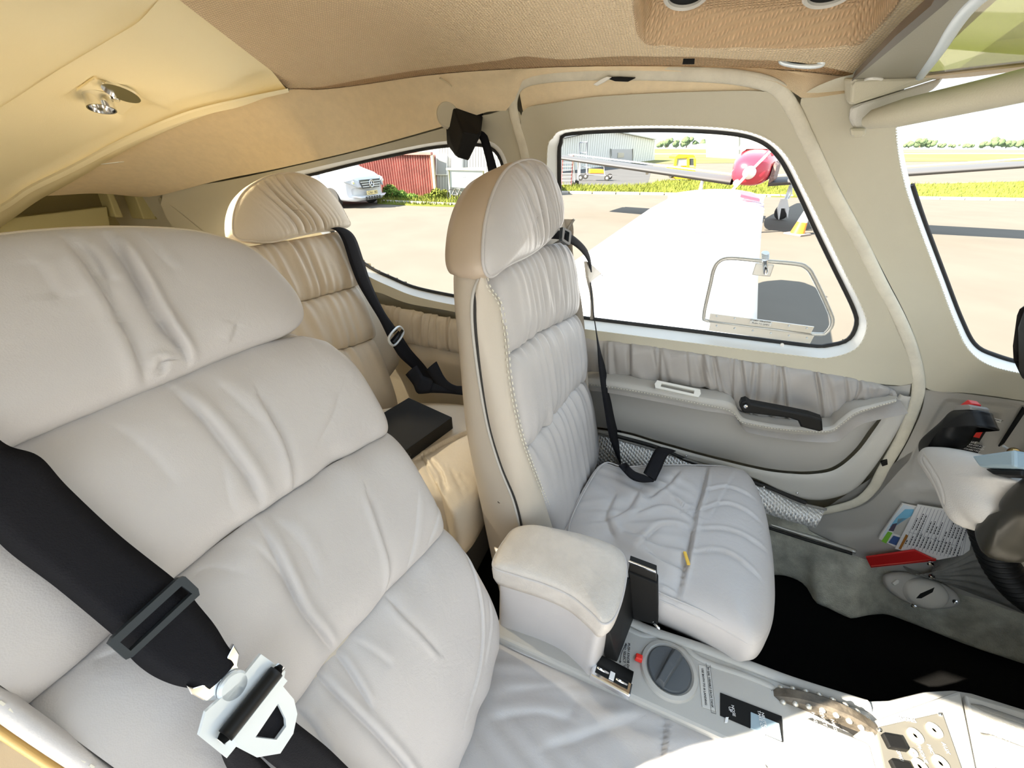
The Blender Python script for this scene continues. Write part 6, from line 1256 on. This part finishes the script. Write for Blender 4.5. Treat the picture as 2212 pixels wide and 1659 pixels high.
# ---------------------------------------------------------------- trees
def tree(px, wpx, hpx, seed, label):
    Bt = gp_(px); rg = np.random.default_rng(seed); sc = (vp((px[0] + 10, px[1]), Bt)[0] - Bt) @ RTv / 10.; t = thing('tree', label, 'tree', group='distant trees along the horizon')
    tube('trunk', [Bt, Bt + UP3 * hpx * sc * .4], wpx * sc * .05, M_TRUNK, t, 8); bm = bmesh.new()
    for k in range(9):
        c = Bt + RTv * rg.uniform(-.32, .32) * wpx * sc + FHv * rg.uniform(-.3, .3) * wpx * sc + UP3 * hpx * sc * rg.uniform(.32, .72); r = rg.uniform(.18, .3) * min(wpx, hpx * 1.3) * sc
        v0 = len(bm.verts); res = bmesh.ops.create_icosphere(bm, subdivisions=3, radius=r, matrix=Matrix.Translation(Vector(c)))
        for v in res['verts']: q = Vector(v.co) - Vector(c); v.co += q * (.16 * math.sin(q.x * 9 / r + k) * math.sin(q.y * 8 / r) + rg.uniform(-.1, .1))
    from_bm('crown', bm, M_TREE, t, True)
i = 0
ORD = 'first second third fourth fifth sixth seventh eighth ninth tenth eleventh'.split()
for px, w, h in (((1424, 320), 20, 14), ((1440, 320.5), 24, 20), ((1460, 320.5), 22, 17), ((1482, 320.5), 30, 24), ((1502, 320.5), 22, 15), ((1516, 320.5), 20, 19), ((1532, 320.2), 18, 12), ((1562, 320.5), 18, 13), ((1578, 320.2), 20, 11), ((1597, 320.2), 20, 11), ((1962, 320), 26, 14), ((1985, 320), 30, 20), ((2006, 320), 24, 16), ((2030, 319.8), 30, 9), ((2060, 319.8), 30, 8), ((2090, 319.8), 30, 9), ((2122, 320), 26, 14), ((2146, 320), 30, 20), ((2172, 320), 30, 16), ((2200, 320), 30, 19), ((2232, 320), 30, 15)):
    i += 1; tree(px, w * .8, h, i, ('%s tree from the left in the horizon row seen through the door window' % ORD[i - 1]) if i <= 10 else ('%s tree from the left in the horizon row seen through the windscreen side' % ORD[i - 11]))
# ---------------------------------------------------------------- red shed and white cabin
sA, sB = gp_((640, 419)), gp_((940, 428)); sd_ = sB - sA; sl_len = np.linalg.norm(sd_); sd_ /= sl_len; sn = np.array([sd_[1], -sd_[0], 0]); sn = sn if sn @ FHv < 0 else -sn
shed = thing('corrugated_shed', 'faded red corrugated shed wall beside the white van', 'shed')
htp = vp((938, 335), sB)[0][2]; n_ = 800; s = np.linspace(0, 1, n_); wv = .045 * np.sin(s * 2 * math.pi * 62); basel = sA + np.outer(s * sl_len, sd_) + np.outer(wv, sn)
loft('corrugated_sheet', [basel * [1, 1, 0] + [0, 0, z] for z in np.linspace(GZ, htp, 6)], M_REDC, shed)
rbox('wall', (sA + sB) / 2 - sn * .6 + UP3 * (htp - GZ) / 2, sd_, (sl_len, 1.0, htp - GZ), M_REDC, shed, bev=.01); rbox('eave_board', (sA + sB) / 2 + UP3 * (htp - GZ + .05) + sn * .03, sd_, (sl_len + .1, .2, .10), M_REDC, shed, bev=.01)
rbox('corner_post', sB + UP3 * (htp - GZ) / 2 + sd_ * .06 + sn * .05, sd_, (.10, .12, htp - GZ), mat('weathered_wood', (.45, .38, .25), .8), shed)
cabn = thing('cabin', 'white boarded cabin with grey windows beside the red shed', 'building'); cB = gp_((945, 426))
def cq2(name, pxs, m, o=0., d=.1, par=None, bev=0.): P = vp(pxs, cB) - FHv * o; return hull(name, [*P, *(P + FHv * d)], m, par or cabn, bev)
cq2('wall', [(941, 426), (1100, 426), (1100, 290), (941, 290)], M_CLAD, 0, 3); cq2('wall', [(850, 333), (941, 333), (941, 290), (850, 290)], M_CLAD, -1.2, 1.5)
for k in range(26):
    x = 944 + k * 6.0; cq2('board', [(x, 425), (x + 5.2, 425), (x + 5.2, 306), (x, 306)], M_CLAD, .04, .05)
for x0, x1, y0, y1 in ((942, 967, 336, 378), (975, 1000, 330, 366)): w = cq2('window', [(x0, y1), (x1, y1), (x1, y0), (x0, y0)], M_WHITE, .10, .1); cq2('pane', [(x0 + 2.5, y1 - 2), (x1 - 2, y1 - 2), (x1 - 2, y0 + 2), (x0 + 2.5, y0 + 2)], mat('grey_pane', (.30, .31, .31), .2), .12, .05, w)
sgn = thing('notice_board', 'grey notice board with a pale frame in front of the white cabin', 'sign'); sg = gp_((1000, 432))
P = vp([(969, 404), (1044, 409), (1046, 368), (967, 366)], sg); hull('board', [*P, *(P + FHv * .06)], mat('grey_board', (.42, .45, .45), .4), sgn); P = vp([(964, 367), (1048, 369), (1048, 362), (964, 363)], sg) - FHv * .03; hull('cap', [*P, *(P + FHv * .15)], M_PLAS, sgn)
tube('leg', vp([(972, 432), (970, 366)], sg), .03, M_ALUP, sgn, 8); tube('leg', vp([(1042, 434), (1044, 368)], sg), .03, M_ALUP, sgn, 8)
text('lettering', 'A', vp((1002, 381), sg)[0] - FHv * .012, RTv, UP3, .16, M_INKW, sgn)
# shrubs by the shed
def shrub(px, w, h, seed, label, m=None):
    Bt = gp_(px); rg = np.random.default_rng(seed); V, F = [], []; t = thing('shrub', label, 'shrub')
    for k in range(700):
        d = rg.normal(size=3); d /= np.linalg.norm(d); r = rg.uniform(.3, 1) ** .5; c = Bt + RTv * d[0] * r * w / 2 + FHv * d[1] * r * w / 3 + UP3 * (h * .5 + d[2] * r * h * .5); u = rg.normal(size=3); u /= np.linalg.norm(u); v = np.cross(u, d); q = len(V); s_ = .05
        V += [c - u * s_, c + v * s_ * .6, c + u * s_, c - v * s_ * .6]; F.append((q, q + 1, q + 2, q + 3))
    mk('leaves', V, F, m or M_BUSH, t, False)['kind'] = 'stuff'; tube('stem', [Bt, Bt + UP3 * h * .6], .02, M_TRUNK, t, 6)
shrub((846, 431), .62, .55, 1, 'dark green shrub beside the front of the white van'); shrub((868, 432), .5, .34, 2, 'low dark shrub at the foot of the red shed'); shrub((890, 432), .5, .22, 3, 'flat weed clump under the red shed wall')
shrub((945, 433), .55, .42, 4, 'bright yellow green weed clump at the shed corner', M_GRASS); shrub((925, 434), .35, .25, 5, 'small bright weed beside the shed corner clump', M_GRASS); shrub((962, 432), .4, .36, 6, 'bright weed tuft below the notice board', M_GRASS)
bkc = thing('bicycle', 'dark bicycle leaning below the notice board', 'bicycle'); bb = gp_((982, 436))
for px in ((976, 421), (999, 422)): 
    c = vp(px, bb)[0]; tube('wheel', [c + RTv * .16 * math.cos(q) + UP3 * .19 * math.sin(q) for q in ANG], .016, M_TYRE, bkc, 6, True)
bars('frame_tube', bkc, [((976, 421), (982, 408)), ((982, 408), (994, 408)), ((994, 408), (999, 422)), ((976, 421), (988, 421)), ((988, 421), (994, 408)), ((982, 408), (988, 421))], .014, M_GREYD, bb)
# ---------------------------------------------------------------- white van
van = thing('van', 'white van with a dark grille and a ringed star, parked by the red shed', 'van')
vB = gp_((812, 446)); vx_ = RTv * .915 - FHv * .40; vx_ /= np.linalg.norm(vx_); vy_ = np.array([-vx_[1], vx_[0], 0])
if vy_ @ FHv < 0: vy_ = -vy_
vO = vB - vx_ * .10
def V_(x, y, z): return vO + vx_ * x + vy_ * y + UP3 * z
HW = .95; rows = []
prof = ((.02, .36, .62, .70), (.0, .26, .74, .80), (-.10, .20, .92, .88), (-.35, .20, 1.03, .94), (-.95, .20, 1.17, .95), (-1.15, .20, 1.24, .95), (-1.9, .22, 1.82, .92), (-2.3, .22, 1.90, .92), (-4.9, .25, 1.92, .92), (-5.0, .4, 1.8, .90))
for x, zb, zt, hw in prof:
    P = []
    for t_ in np.linspace(0, 2 * math.pi, 40, endpoint=False):
        c, s_ = math.cos(t_), math.sin(t_); e = .28; P.append(V_(x - .22 * abs(np.sign(c) * abs(c) ** e) ** 6 * (1 if x > -.5 else 0), hw * np.sign(c) * abs(c) ** e, (zb + zt) / 2 + (zt - zb) / 2 * np.sign(s_) * abs(s_) ** e))
    rows.append(np.array(P))
loft('body', rows, M_VAN, van, True); mk('front', rows[0], [tuple(range(40))], M_VAN, van); mk('tail', rows[-1], [tuple(range(40))[::-1]], M_VAN, van)
def vface(name, pts, x, m, d=.03, par=None, bev=.006): P = np.array([V_(x + q[2] if len(q) > 2 else x, q[0], q[1]) for q in pts]); return hull(name, [*P, *(P + vx_ * d)], m, par or van, bev)
gr = vface('grille', [(-.50, .84), (.50, .84), (.40, .58), (-.40, .58)], .0, M_DARKG, .05)
for k in range(3): vface('grille_bar', [(-.47 + k * .03, .78 - k * .07), (.47 - k * .03, .78 - k * .07), (.47 - k * .03, .765 - k * .07), (-.47 + k * .03, .765 - k * .07)], .04, M_STEEL, .02, gr, 0)
c0 = V_(.075, 0, .71); tube('ring_emblem', [c0 + vy_ * .105 * math.cos(q) + UP3 * .105 * math.sin(q) for q in ANG], .012, M_CHROME, gr, 8, True)
for q in (90, 210, 330): r = math.radians(q); tube('star_arm', [c0, c0 + vy_ * .10 * math.cos(r) + UP3 * .10 * math.sin(r)], [.022, .004], M_CHROME, gr, 8)
for s_ in (-1, 1): h_ = vface('headlamp', [(.52 * s_, .80, .0), (.60 * s_, .62, .0), (.90 * s_, .80, -.28), (.93 * s_, .96, -.55), (.70 * s_, .87, -.05)], -.02, M_LAMP, .06); 
for s_ in (-1, 1): lathe('lamp_lens', [(.0001, .03), (.05, .025), (.06, 0)][::-1], V_(-.05, .70 * s_, .78), vx_, M_CHROME, van, 18)
pt = vface('number_plate', [(-.26, .50), (.26, .50), (.26, .38), (-.26, .38)], .03, mat('plate_yellow', (.75, .62, .30), .5), .03); text('lettering', 'CX61 382', V_(.066, 0, .44), vy_ * -1 if (np.cross(vy_ * -1, UP3) @ vx_) > 0 else vy_, UP3, .115, M_INK, pt)
vface('bumper_trim', [(-.85, .36, -.12), (-.6, .33), (.6, .33), (.85, .36, -.12), (.6, .30), (-.6, .30)], .0, M_VAN, .05)
for i_ in range(6):
    for j_ in range(2): vface('air_slot', [(-.36 + i_ * .13, .33 - j_ * .05), (-.27 + i_ * .13, .33 - j_ * .05), (-.27 + i_ * .13, .30 - j_ * .05), (-.36 + i_ * .13, .30 - j_ * .05)], .045, M_BLACK, .012, None, 0)
for s_ in (-1, 1):
    for x in (-.85, -4.0): w = lathe('wheel', [(.18, -.1), (.29, -.1), (.32, -.07), (.32, .07), (.29, .1), (.18, .1)], V_(x, .86 * s_, .32), vy_, M_TYRE, van, 32); lathe('wheel_hub', [(.0001, -.08), (.19, -.09), (.19, .09), (.0001, .08)], V_(x, .86 * s_, .32), vy_, M_ALUP, w, 24)
    vface('side_window', [(.93 * s_, 1.25, -1.5), (.93 * s_, 1.25, -2.6), (.91 * s_, 1.70, -2.6), (.91 * s_, 1.70, -1.95)], -.0, M_DARKG, .02, None, 0); q_ = V_(-1.45, 1.08 * s_, 1.22); rbox('mirror', q_, vx_, (.12, .22, .26), M_VAN, van, bev=.04)
vface('windscreen', [(-.78, 1.30, -1.16), (.78, 1.30, -1.16), (.72, 1.78, -1.78), (-.72, 1.78, -1.78)], 0, M_DARKG, .03, None, 0)
finish_roots()
